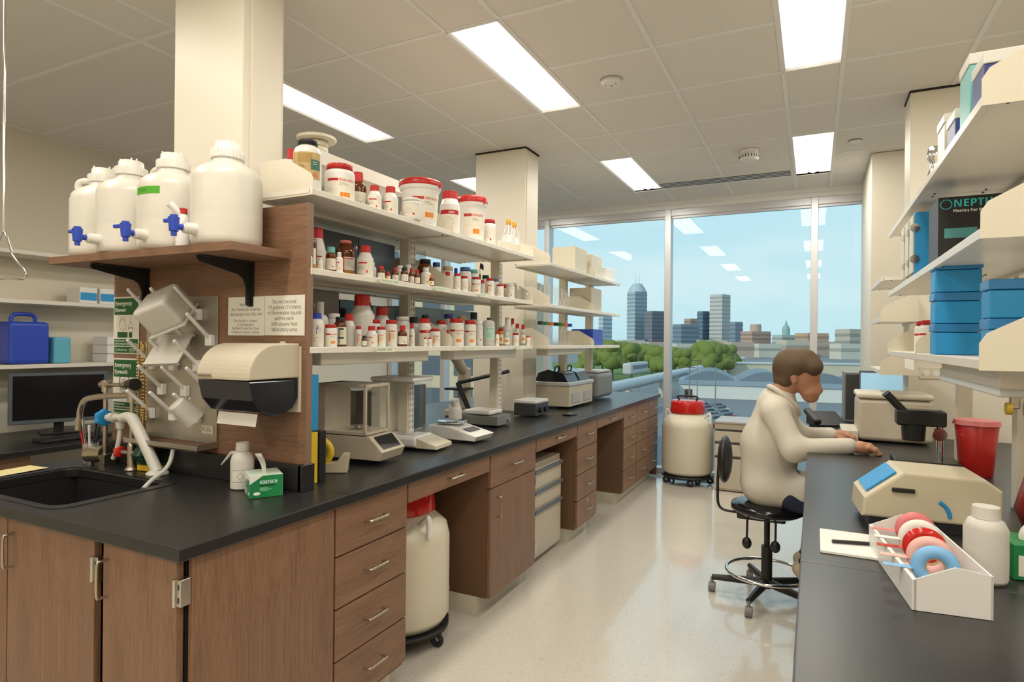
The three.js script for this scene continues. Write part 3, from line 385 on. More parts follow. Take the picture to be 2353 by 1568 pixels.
solo('plastic_tray', [bx(-2.2, -2.02, 1.93, 1.936, -2.95, -2.75), bx(-2.2, -2.195, 1.93, 1.995, -2.95, -2.75), bx(-2.025, -2.02, 1.93, 1.995, -2.95, -2.75), bx(-2.2, -2.02, 1.93, 1.995, -2.95, -2.945), bx(-2.2, -2.02, 1.93, 1.995, -2.755, -2.75)], M.clear, 'clear plastic tray stacked on a carton behind the middle shelf', 'tray');
solo('carton', bx(-2.21, -2.03, 1.7475, 1.93, -2.96, -2.76), M.tan, 'plain carton under a clear tray behind the middle shelf', 'carton');
// handwritten labels stuck on the shelf edges
{ const words = [['Tetrazolium', 'Salts'], ['Antibiotics', ''], ['Buffers', ''], ['Hexadec. Salts', ''], ['Acids / Metals', ''], ['Stains', '']], pos = [[-1.668, 1.736, -2.16], [-1.668, 1.736, -2.585], [-1.668, 1.736, -3.03], [-1.668, 1.438, -2.14], [-1.668, 1.438, -2.88], [-1.668, 1.438, -3.5]];
  const names = ['salts tape label on middle shelf', 'second tape label on middle shelf', 'third tape label on middle shelf', 'first tape label on bottom shelf', 'second tape label on bottom shelf', 'last tape label on bottom shelf'];
  pos.forEach((p, i) => { const m = textMat(256, 48, (g) => { g.fillStyle = '#dfe5cd'; g.fillRect(0, 0, 256, 48); g.fillStyle = '#8fb8a0'; if (i === 0 || i === 3) g.fillStyle = '#3f4a44'; g.font = 'italic 30px sans-serif'; g.fillText(words[i].join(' '), 14, 34); }); const o = solo('tape_label', plate(0.13, 0.022), m, 'pale green handwritten ' + names[i], 'label', p, Math.PI / 2); }); }
M.rack = mt([0.50, 0.47, 0.42], 0.38, 0.9); M.milkyTub = mp([0.80, 0.78, 0.72], 0.35, 0, { transmission: 0.25, thickness: 0 }); M.smoke = mp([0.018, 0.02, 0.026], 0.12);
// ---------- sink end ----------
function knob(pts, r, depth) { const o = []; for (let k = 0; k < 50; k++) { const a = k / 50 * Math.PI * 2, q = r * (1 - 0.13 * (0.5 + 0.5 * Math.cos(a * pts))); o.push([q * Math.cos(a), q * Math.sin(a)]); } return ex(o, depth, depth * 0.2); }
function carboy(label, x, z, ry, tap, handle) {
  const t = thing('carboy', label, 'carboy', [x, 1.8115, z], ry, 'plastic carboys on the wooden shelf'), r = 0.122;
  part('body', lt([[0, 0], [r - 0.02, 0], [r - 0.005, 0.008], [r, 0.028], [r, 0.245], [r - 0.008, 0.272], [r - 0.028, 0.292], [0.066, 0.306], [0.054, 0.313], [0.052, 0.345], [0, 0.345]], 48), M.carboy, t);
  const c = part('cap', [lt([[0, 0.388], [0.041, 0.388], [0.045, 0.384], [0.046, 0.362], [0.057, 0.36], [0.058, 0.33], [0.056, 0.325], [0, 0.325]], 40)], M.capWhite, t);
  part('rib', Array.from({ length: 30 }, (_, k) => bx(-0.0015, 0.0015, 0.328, 0.358, 0.056, 0.0605).rotateY(k / 30 * Math.PI * 2)), M.capWhite, c); part('nub', [0, 0.5, 2.2, 2.7, 4.2, 4.7].map((a) => cy(0.0035, 0.003, 0.009, 0.038 * Math.cos(a), 0.387, 0.038 * Math.sin(a), 8)), M.capWhite, c);
  part('liquid_line', lt([[r + 0.0004, 0.03], [r + 0.0006, 0.115]], 48), M.carboyWet, t);
  if (handle) part('handle', tb([[-0.1, 0.27, 0], [-0.108, 0.315, 0], [-0.092, 0.335, 0], [-0.05, 0.335, 0]], 0.014, 24), M.carboy, t);
  if (tap) { const s = part('spigot', [rod([0, 0.052, r - 0.01], [0, 0.052, r + 0.04], 0.021, 0.019, 20), rod([0, 0.052, r + 0.035], [0, 0.052, r + 0.046], 0.014)], M.capWhite, t);
    part('valve', [rod([0, 0.052, r + 0.04], [0, 0.052, r + 0.075], 0.0105), rod([0, 0.034, r + 0.075], [0, 0.082, r + 0.075], 0.015, 0.0185, 18), rod([0, 0.018, r + 0.075], [0, 0.036, r + 0.075], 0.0095), cy(0.0125, 0.0125, 0.008, 0, 0.082, r + 0.075), bx(-0.058, -0.006, 0.068, 0.081, r + 0.068, r + 0.082, 0.003)], M.blue, s); }
  return t;
}
M.carboy = mp([0.80, 0.77, 0.69], 0.3, 0, { transmission: 0.15, thickness: 0 }); M.carboyWet = mp([0.72, 0.69, 0.61], 0.28); M.capWhite = mt([0.78, 0.76, 0.70], 0.42);
carboy('leftmost translucent white carboy with a handle at the end of the wooden shelf', -2.745, -1.578, 0.5, false, true);
carboy('second carboy on the wooden shelf, with the blue tap farthest left', -2.52, -1.555, -0.05, true, false);
const cb3 = carboy('carboy with green tape, its blue tap in the middle of the wooden shelf', -2.268, -1.565, 0.1, true, true);
part('tape', new THREE.CylinderGeometry(0.1225, 0.1225, 0.028, 20, 1, true, -0.5, 1.0).translate(0, 0.222, 0), textMat(256, 64, (g) => { g.fillStyle = '#4fa51e'; g.fillRect(0, 0, 256, 64); g.fillStyle = '#1c3d0e'; g.font = 'italic 40px sans-serif'; g.fillText('EtOH', 40, 46); }), cb3);
carboy('large clear-lidded carboy nearest the aisle at the right end of the wooden shelf', -1.952, -1.56, -0.1, true, false);
{
  const t = thing('spray_bottle', 'white spray bottle with red trigger between the two right carboys', 'spray bottle', [-2.108, 1.8115, -1.653], 2.5);
  part('body', lt([[0, 0], [0.034, 0], [0.036, 0.01], [0.036, 0.17], [0.03, 0.21], [0.016, 0.24], [0.014, 0.27], [0, 0.27]]), M.white, t); part('collar', cy(0.017, 0.015, 0.03, 0, 0.262, 0), M.capWhite, t);
  part('sprayer', [ex([[-0.035, 0.29], [0.06, 0.29], [0.065, 0.33], [0.03, 0.345], [-0.03, 0.335]], 0.026, 0.005).translate(0, 0, -0.013)], M.white, t); part('trigger', ex([[0.02, 0.335], [0.075, 0.345], [0.11, 0.335], [0.11, 0.32], [0.07, 0.315], [0.058, 0.295], [0.075, 0.26], [0.088, 0.215], [0.074, 0.212], [0.055, 0.255], [0.034, 0.295]], 0.03, 0.004).translate(0.01, 0, -0.015), M.redGloss, t);
  const b = thing('squirt_bottle', 'small white squirt bottle with angled spout beside the aisle-side carboy', 'bottle', [-2.115, 1.8115, -1.50], -2.2); part('body', lt([[0, 0], [0.024, 0], [0.025, 0.01], [0.025, 0.1], [0.012, 0.13], [0, 0.13]]), M.white, b); part('spout', rod([0, 0.12, 0], [0.045, 0.165, 0], 0.011, 0.014), M.white, b); part('collar', cy(0.0145, 0.0145, 0.02, 0, 0.13, 0), M.red, b);
}
{ // drying rack
  const t = thing('drying_rack', 'stainless drying rack with white pegs on the wood panel over the sink', 'drying rack', [0, 0, 0]);
  part('back_plate', bx(-2.622, -2.168, 1.05, 1.652, -1.699, -1.692, 0.001), M.rack, t);
  part('drip_tray', [bx(-2.64, -2.165, 1.03, 1.034, -1.698, -1.605), bx(-2.64, -2.165, 1.03, 1.052, -1.609, -1.605, 0.001), bx(-2.64, -2.636, 1.03, 1.06, -1.698, -1.605, 0.001), bx(-2.169, -2.165, 1.03, 1.06, -1.698, -1.605, 0.001)], M.rack, t);
  for (let r = 0; r < 5; r++) for (let c = 0; c < 3; c++) { const x = [-2.575, -2.425, -2.275][c] + (r % 2 ? 0.075 : 0), y = 1.154 + r * 0.106; if (y > 1.63) continue; const p = part('peg', [rod([x, y, -1.688], [x, y + 0.1, -1.582], 0.0085, 0.0075, 14), sp(0.0076, x, y + 0.1, -1.582)], M.white, t); part('peg_base', bx(x - 0.019, x + 0.019, y - 0.024, y + 0.022, -1.692, -1.672, 0.003), M.white, p); }
  put('maker_plate', 0.07, 0.035, textMat(128, 64, (g) => { g.fillStyle = '#cfc8b8'; g.fillRect(0, 0, 128, 64); g.fillStyle = '#222'; g.font = 'bold 30px sans-serif'; g.fillText('2', 10, 40); lines(g, 50, 16, 70, 5, '#555'); }), t, [-2.22, 1.105, -1.6905]);
  solo('drain_hose', tb([[-2.33, 1.03, -1.62], [-2.328, 0.98, -1.605], [-2.32, 0.95, -1.575], [-2.30, 0.925, -1.51], [-2.275, 0.905, -1.46]], 0.0085, 40), M.milky, 'clear drain hose running from the drying rack into the sink', 'hose');
  const b = thing('plastic_tub', 'translucent plastic tub hanging tilted on the drying pegs', 'tub', [-2.345, 1.595, -1.585], 0); const q = part('body', [new RoundedBoxGeometry(0.155, 0.12, 0.15, 3, 0.018)], M.milkyTub, b); q.rotation.set(0.72, 0.42, 0.1); const rim = part('rim', bx(-0.088, 0.088, -0.066, -0.056, -0.085, 0.085, 0.004), M.milkyTub, q);
  const l = thing('tub_lid', 'translucent square lid leaning on the drying pegs under the tub', 'lid', [-2.36, 1.432, -1.615], 0); const q2 = part('plate', bx(-0.085, 0.085, -0.004, 0.004, -0.075, 0.075, 0.003), M.milkyTub, l); q2.rotation.set(0.95, 0.15, -0.12); part('rim', bx(-0.085, 0.085, -0.012, 0.006, -0.075, -0.069, 0.002), M.milkyTub, q2); part('rim', bx(-0.085, 0.085, -0.012, 0.006, 0.069, 0.075, 0.002), M.milkyTub, q2);
  for (const [i, x] of [[0, -2.600], [1, -2.568]]) { const n = thing('bead_string', ['strings of gold beads hanging from a drying peg beside the eyewash sign', 'second gold bead string behind the drying pegs'][i], 'beads', [x, 1.45, -1.655]); const bs = []; for (let k = 0; k < 70; k++) { const s = k / 69, a = s * Math.PI * 2, y = -0.16 + Math.cos(a) * 0.17, dx = Math.sin(a) * 0.014 + (i ? 0.004 : 0); bs.push(sp(0.0048, dx, y, Math.sin(a) * 0.008, 1, 1, 1, 8)); bs.push(sp(0.0048, dx * 0.4 - 0.012, y - 0.012, 0.006, 1, 1, 1, 8)); } part('bead', bs, M.brass, n).userData.kind = 'stuff'; }
  const f = thing('glass_flask', 'upside-down round glass flask hanging on a lower drying peg', 'flask', [-2.24, 1.16, -1.628]); part('bulb', lt([[0.008, 0], [0.008, 0.012], [0.006, 0.03], [0.006, 0.1], [0.014, 0.105], [0.036, 0.125], [0.042, 0.15], [0.034, 0.178], [0.014, 0.19], [0, 0.191]].map(([a, b]) => [a, b - 0.095])), M.glass, f); put('sticker', 0.02, 0.016, M.sky, f, [0.006, 0.045, 0.0428]);
  const g2 = thing('glass_funnel', 'clear plastic beaker on a drying peg under the towel dispenser', 'beaker', [-2.175, 1.155, -1.60]); part('cone', lt([[0.042, 0], [0.045, 0.003], [0.04, 0.02], [0.034, 0.09], [0.03, 0.1], [0, 0.1]]), M.milkyTub, g2); g2.rotation.set(0.7, 0, 0.3);
}
// signs
const signBase = (g, w, h) => { g.fillStyle = '#e4e1d6'; g.fillRect(0, 0, w, h); };
function safety(title, draw) { return textMat(384, 512, (g, w, h) => { signBase(g, w, h); const G = '#1c5a2c'; g.fillStyle = G; g.fillRect(10, 12, 364, 150); g.fillStyle = '#eceadf'; g.font = 'bold 48px sans-serif'; g.fillText(title[0], 22, 76); g.fillText(title[1], 22, 134); draw(g, G); g.fillStyle = G; g.fillRect(10, 380, 364, 62); g.fillRect(10, 450, 364, 56); g.fillStyle = '#eceadf'; g.font = 'bold 21px sans-serif'; g.fillText('Keep Area Clear', 18, 405); g.fillText('Test All Emergency Equipment Weekly', 18, 431, 340); g.font = '26px sans-serif'; g.fillText('SafetySurvey', 58, 488); g.strokeStyle = '#eceadf'; g.lineWidth = 3; g.beginPath(); g.arc(36, 479, 14, 0, 7); g.stroke(); for (let k = 0; k < 4; k++) g.fillRect(240, 464 + k * 10, 90, 3); }); }
const pict1 = (g, G) => { g.strokeStyle = '#222'; g.lineWidth = 3; g.beginPath(); g.arc(140, 252, 48, 0, 7); g.stroke(); g.fillStyle = '#333'; for (let k = 0; k < 70; k++) { const x = 90 + (k * 37 % 100), y = 172 + (k * 53 % 120); if (Math.hypot(x - 140, y - 252) > 54) g.fillRect(x, y, 3, 6); } g.beginPath(); g.moveTo(262, 176); g.lineTo(262, 214); g.lineTo(222, 286); g.lineTo(304, 286); g.lineTo(262, 214); g.stroke(); g.fillStyle = '#fff'; g.fillRect(240, 276, 46, 40); g.strokeRect(240, 276, 46, 40); for (let k = 1; k < 4; k++) { g.beginPath(); g.moveTo(240 + k * 12, 276); g.lineTo(240 + k * 12, 300); g.stroke(); } g.fillStyle = G; g.fillRect(60, 318, 156, 50); g.fillRect(236, 320, 50, 48); };
const pict2 = (g) => { g.strokeStyle = '#222'; g.lineWidth = 4; g.beginPath(); g.arc(160, 240, 56, 0, 7); g.stroke(); g.beginPath(); g.arc(250, 270, 20, 0, 7); g.stroke(); g.fillStyle = '#333'; g.fillRect(120, 330, 130, 14); for (let k = 0; k < 24; k++) g.fillRect(120 + k * 5, 300 + (k * 7 % 26), 3, 8); };
function sign(name, label, x0, x1, y0, y1, m, z = -1.699) { const t = thing(name, label, 'sign', [(x0 + x1) / 2, (y0 + y1) / 2, z]); part('board', bx(-(x1 - x0) / 2, (x1 - x0) / 2, -(y1 - y0) / 2, (y1 - y0) / 2, 0, 0.0025, 0.001), M.white, t); put('print', x1 - x0 - 0.002, y1 - y0 - 0.002, m, t, [0, 0, 0.0028]); return t; }
sign('safety_sign', 'green and white emergency shower sign on the wood panel', -2.868, -2.683, 1.405, 1.662, safety(['Emergency', 'Shower'], pict1));
sign('safety_sign', 'green and white emergency eyewash sign below the shower sign', -2.868, -2.683, 1.118, 1.385, safety(['Emergency', 'Eyewash'], pict2));
sign('warning_sign', 'white warning sign about chemicals in the sink', -2.112, -1.909, 1.491, 1.644, textMat(512, 386, (g) => { signBase(g, 512, 386); g.fillStyle = '#1c1c1c'; g.textAlign = 'center'; g.font = '42px sans-serif'; g.fillText('Warning:', 250, 92); g.fillText('No Chemicals shall be', 256, 140); g.fillText('discharged into this sink', 256, 188); g.font = '34px sans-serif'; g.fillText('This facility is located', 250, 252); g.fillText('in a designated', 250, 290); g.fillText('Wellfield Protection Zone', 250, 328); g.fillText('of Marion County, Indiana', 250, 366); }));
sign('warning_sign', 'white sign limiting flammable liquids, at the edge of the wood panel', -1.907, -1.700, 1.492, 1.645, textMat(512, 386, (g) => { signBase(g, 512, 386); g.fillStyle = '#1c1c1c'; g.textAlign = 'center'; g.font = '48px sans-serif'; ['Do not exceed', '10 gallons (19 liters)', 'of flammable liquids', 'within each', '500 square foot', 'laboratory area'].forEach((s, i) => g.fillText(s, 256, 76 + i * 54)); }));
{ // towel dispenser
  const t = thing('towel_dispenser', 'beige paper towel dispenser with dark smoky lower cover on the wood panel', 'towel dispenser', [0, 0, 0]);
  const arc = (cx, cy2, r, a0, a1, n = 10) => Array.from({ length: n + 1 }, (_, i) => { const a = (a0 + (a1 - a0) * i / n) * Math.PI / 180; return [cx + r * Math.cos(a), cy2 + r * Math.sin(a)]; });
  part('back_plate', bx(-1.99, -1.712, 1.205, 1.452, -1.699, -1.69, 0.003), M.beige, t);
  part('cover', exX([[-1.692, 1.336], [-1.464, 1.336], ...arc(-1.585, 1.34, 0.122, 2, 88, 12), [-1.692, 1.463]], -1.985, -1.718, 0.006), M.beige, t);
  part('window', exX([[-1.69, 1.332], [-1.69, 1.26], [-1.665, 1.225], [-1.61, 1.203], [-1.57, 1.203], [-1.52, 1.222], [-1.482, 1.265], [-1.466, 1.332]], -1.982, -1.72, 0.006), M.smoke, t);
  part('latch', cy(0.01, 0.01, 0.008, -1.75, 1.462, -1.64), M.beige, t); put('logo', 0.075, 0.012, textMat(256, 40, (g) => { g.fillStyle = '#9c917a'; g.fillRect(0, 0, 256, 40); g.fillStyle = '#15130f'; g.font = 'bold 30px sans-serif'; g.fillText('⊙ Kimberly-Clark', 4, 30, 250); }), t, [-1.94, 1.347, -1.4605]);
  part('paper_towel', new THREE.BoxGeometry(0.2, 0.045, 0.0008).rotateX(-0.2).translate(-1.86, 1.19, -1.535), M.paper, t);
}
{ // wash bottle, tissues
  const t = thing('wash_bottle', 'white plastic wash bottle with bent spout standing behind the green tissue box', 'wash bottle', [-1.933, CT + 0.001, -1.622], 0);
  part('body', lt([[0, 0], [0.04, 0], [0.042, 0.006], [0.042, 0.105], [0.036, 0.125], [0.022, 0.138], [0.02, 0.145], [0, 0.145]]), M.hdpe, t); part('cap', cy(0.024, 0.023, 0.03, 0, 0.142, 0), M.hdpe, t); part('spout', [rod([-0.02, 0.13, 0], [-0.052, 0.128, 0.004], 0.009, 0.007), rod([-0.052, 0.13, 0.004], [-0.106, 0.078, 0.008], 0.0075, 0.0025)], M.hdpe, t);
  part('label', new THREE.CylinderGeometry(0.0424, 0.0424, 0.05, 20, 1, true, -0.9, 1.8).translate(0, 0.05, 0).rotateY(0.7), textMat(256, 128, (g) => { signBase(g, 256, 128); g.strokeStyle = '#222'; g.lineWidth = 3; g.strokeRect(10, 6, 236, 110); g.beginPath(); g.moveTo(90, 60); g.lineTo(130, 24); g.lineTo(170, 60); g.lineTo(130, 96); g.closePath(); g.stroke(); }), t);
  const k = thing('tissue_box', 'green and white box of lab wipes with a tissue sticking out, near the sink', 'tissue box', [-1.795, CT + 0.001, -1.60], -0.58); 
  const kt = (w, side) => textMat(w, 160, (g) => { g.fillStyle = '#e9ebe2'; g.fillRect(0, 0, w, 160); const gr = g.createLinearGradient(0, 0, w, 0); gr.addColorStop(0, side ? '#0f7a44' : '#cfe6d2'); gr.addColorStop(1, side ? '#128a4c' : '#0f7a44'); g.fillStyle = gr; g.beginPath(); g.moveTo(0, 60); g.lineTo(0, 160); g.lineTo(w, 160); g.lineTo(w, side ? 0 : 30); g.lineTo(w * 0.4, side ? 0 : 40); g.closePath(); g.fill(); g.fillStyle = side ? '#eef' : '#1a1a1a'; g.font = 'bold 34px sans-serif'; g.fillText('KIMTECH', side ? w * 0.3 : 46, side ? 60 : 84); g.fillStyle = side ? '#0a4a2a' : '#1a1a1a'; g.fillRect(side ? w * 0.3 : 48, side ? 68 : 92, 130, 12); lines(g, side ? w * 0.3 : 48, side ? 88 : 114, 120, 4, side ? '#cfe' : '#344'); g.fillStyle = '#f4f6f0'; g.beginPath(); g.ellipse(side ? 60 : w - 30, 130, 30, 12, 0, 0, 7); g.fill(); });
  part('box', bx(-0.06, 0.06, 0, 0.078, -0.056, 0.056, 0.001), M.paper, k); put('front_print', 0.119, 0.077, kt(300, false), k, [0, 0.039, 0.0562]); put('side_print', 0.111, 0.077, kt(280, true), k, [0.0602, 0.039, 0], 0, Math.PI / 2); put('top_print', 0.118, 0.11, mt([0.55, 0.68, 0.55], 0.6), k, [0, 0.0784, 0], -Math.PI / 2);
  part('tissue', (() => { const g = new THREE.PlaneGeometry(0.09, 0.075, 14, 10), p = g.attributes.position; for (let i = 0; i < p.count; i++) { const x = p.getX(i), y = p.getY(i) + 0.0375, f = 0.35 + y / 0.075 * 0.75; p.setXYZ(i, x * f + 0.012 * y / 0.075, 0.078 + y * (0.95 - 2.2 * Math.abs(x)), 0.010 * Math.sin(x * 90) * f + 0.25 * y * y / 0.075); } g.computeVertexNormals(); return g; })(), new THREE.MeshStandardMaterial({ color: lin(0.82, 0.81, 0.77), roughness: 0.9, side: THREE.DoubleSide }), k);
}
// fittings at the back of the sink
{
  const t = thing('gooseneck_faucet', 'brushed nickel lab faucet with red and green valve handles behind the sink', 'faucet', [-2.597, CT, -1.615]);
  part('base', [lt([[0, 0], [0.026, 0], [0.026, 0.006], [0.016, 0.02], [0.016, 0.1], [0.012, 0.12], [0, 0.125]]), rod([-0.07, 0.072, 0], [0.06, 0.072, 0], 0.012)], M.nickel, t); part('riser', rod([0, 0.11, 0], [0, 0.35, 0], 0.008), M.nickel, t);
  part('spout', [rod([0, 0.29, 0], [0, 0.365, 0], 0.019), tb([[0, 0.318, 0], [-0.14, 0.31, 0.01], [-0.26, 0.296, 0.02], [-0.305, 0.28, 0.023], [-0.33, 0.24, 0.024], [-0.338, 0.19, 0.024]], 0.0125, 40, false, 14), rod([-0.338, 0.2, 0.024], [-0.34, 0.15, 0.024], 0.0165, 0.0155, 18)], M.nickel, t);
  part('hot_handle', knob(4, 0.026, 0.03).rotateY(Math.PI / 2).translate(-0.095, 0.072, 0), M.redGloss, t); part('cold_handle', knob(5, 0.034, 0.055).rotateY(Math.PI / 2).translate(0.045, 0.072, 0), M.darkGreen, t);
  const e = thing('eyewash_unit', 'nickel pull-down eyewash unit on a round drum at the back of the sink', 'eyewash', [-2.80, CT, -1.625]);
  part('base', [rod([-0.085, 0.045, 0.02], [-0.0, 0.05, 0.0], 0.036, 0.036, 24), bx(-0.01, 0.03, 0, 0.05, -0.03, 0.02), rod([-0.075, 0.0, 0.02], [-0.075, 0.03, 0.02], 0.016)], M.nickel, e); part('post', [rod([0, 0.03, 0], [0, 0.345, 0], 0.0095), rod([0, 0.325, 0], [0, 0.375, 0], 0.016), rod([-0.032, 0.355, 0], [0.03, 0.355, 0], 0.0145)], M.nickel, e);
  part('arm', [rod([0.02, 0.355, 0], [0.14, 0.36, 0], 0.0085)], M.nickel, e); part('spray_head', [rod([0.135, 0.36, 0], [0.18, 0.363, 0.005], 0.017)], M.nickel, e); part('grip', rod([0.175, 0.363, 0.005], [0.225, 0.366, 0.01], 0.022, 0.026, 18), M.black, e); part('wire_loop', new THREE.TorusGeometry(0.034, 0.0014, 6, 30).translate(0.165, 0.375, 0.02), M.dark, e);
  const w = thing('purified_water_tap', 'thick white plastic water tap with a blue star handle leaning over the sink', 'tap', [-2.418, CT, -1.612]);
  part('flange', lt([[0, 0], [0.043, 0], [0.043, 0.01], [0.03, 0.02], [0, 0.02]]), M.milkyTub, w); part('neck', [tb([[0, 0.01, 0], [-0.06, 0.09, 0], [-0.15, 0.2, 0], [-0.175, 0.222, 0], [-0.205, 0.225, 0], [-0.235, 0.218, 0]], 0.023, 40, false, 18)], M.milkyTub, w);
  part('valve_body', [rod([-0.22, 0.222, 0], [-0.345, 0.215, 0], 0.016, 0.014, 18), rod([-0.29, 0.218, 0], [-0.325, 0.216, 0], 0.022, 0.02, 18), rod([-0.25, 0.2, 0], [-0.252, 0.175, 0], 0.02, 0.017, 18)], M.milkyTub, w); part('nozzle', tb([[-0.252, 0.18, 0], [-0.256, 0.12, 0.004], [-0.27, 0.07, 0.008], [-0.285, 0.042, 0.01]], 0.0095, 24), M.milkyTub, w); part('handle', knob(6, 0.038, 0.026).rotateY(Math.PI / 2).translate(-0.385, 0.212, 0), M.sky, w);
  const p = thing('pen_cup', 'clear cup of pens at the back left corner of the sink', 'pen cup', [-2.905, CT + 0.001, -1.622]); part('cup', lt([[0, 0], [0.026, 0], [0.032, 0.09], [0.03, 0.09], [0.025, 0.004], [0, 0.004]]), M.clear, p);
  [[M.redGloss, -0.018, 0.01], [M.black, 0.01, -0.012], [M.white, 0.016, 0.012], [M.blackGloss, -0.006, -0.016], [M.chrome, 0.0, 0.016]].forEach(([m, a, b], i) => solo('pen', [rod([a * 0.5, 0.006, b * 0.5], [a * 2.1, 0.135 + 0.012 * i, b * 2.0], 0.0045), rod([a * 2.0, 0.125 + 0.012 * i, b * 1.9], [a * 2.2, 0.15 + 0.012 * i, b * 2.1], 0.0055)], m, ['red pen in the clear cup', 'black pen in the clear cup', 'white pen in the clear cup', 'glossy black marker in the clear cup', 'chrome pen in the clear cup'][i], 'pen', [-2.905, CT + 0.001, -1.622], 0, 'pens in the cup'));
  const s = thing('sponge', 'yellow sponge with green scouring side behind the sink', 'sponge', [-2.51, CT + 0.001, -1.65], 0.1); part('foam', bx(-0.06, 0.06, 0, 0.026, -0.025, 0.025, 0.004), M.yellow, s); part('scourer', bx(-0.06, 0.06, 0.0262, 0.036, -0.025, 0.025, 0.002), mt([0.02, 0.10, 0.03], 0.9), s);
  solo('note_sheet', bx(-0.06, 0.06, 0, 0.0008, -0.1, 0.1), mt([0.72, 0.62, 0.30], 0.8), 'yellow paper sheet lying left of the sink', 'paper', [-2.975, CT + 0.005, -1.36], 0.1);
  const r = thing('shower_pull', 'steel pull rod with a triangular handle for the emergency shower', 'shower pull', [0, 0, 0]); part('rod', rod([-2.945, CEIL, -1.3], [-2.935, 1.9, -1.3], 0.005), M.chrome, r); part('handle', tb([[-2.935, 1.9, -1.3], [-2.86, 1.80, -1.3], [-2.77, 1.735, -1.3], [-2.766, 1.715, -1.3], [-2.80, 1.705, -1.3], [-2.935, 1.712, -1.3], [-3.07, 1.705, -1.3], [-3.104, 1.715, -1.3], [-3.1, 1.735, -1.3], [-3.01, 1.80, -1.3]], 0.0045, 70, true), M.chrome, r);
}
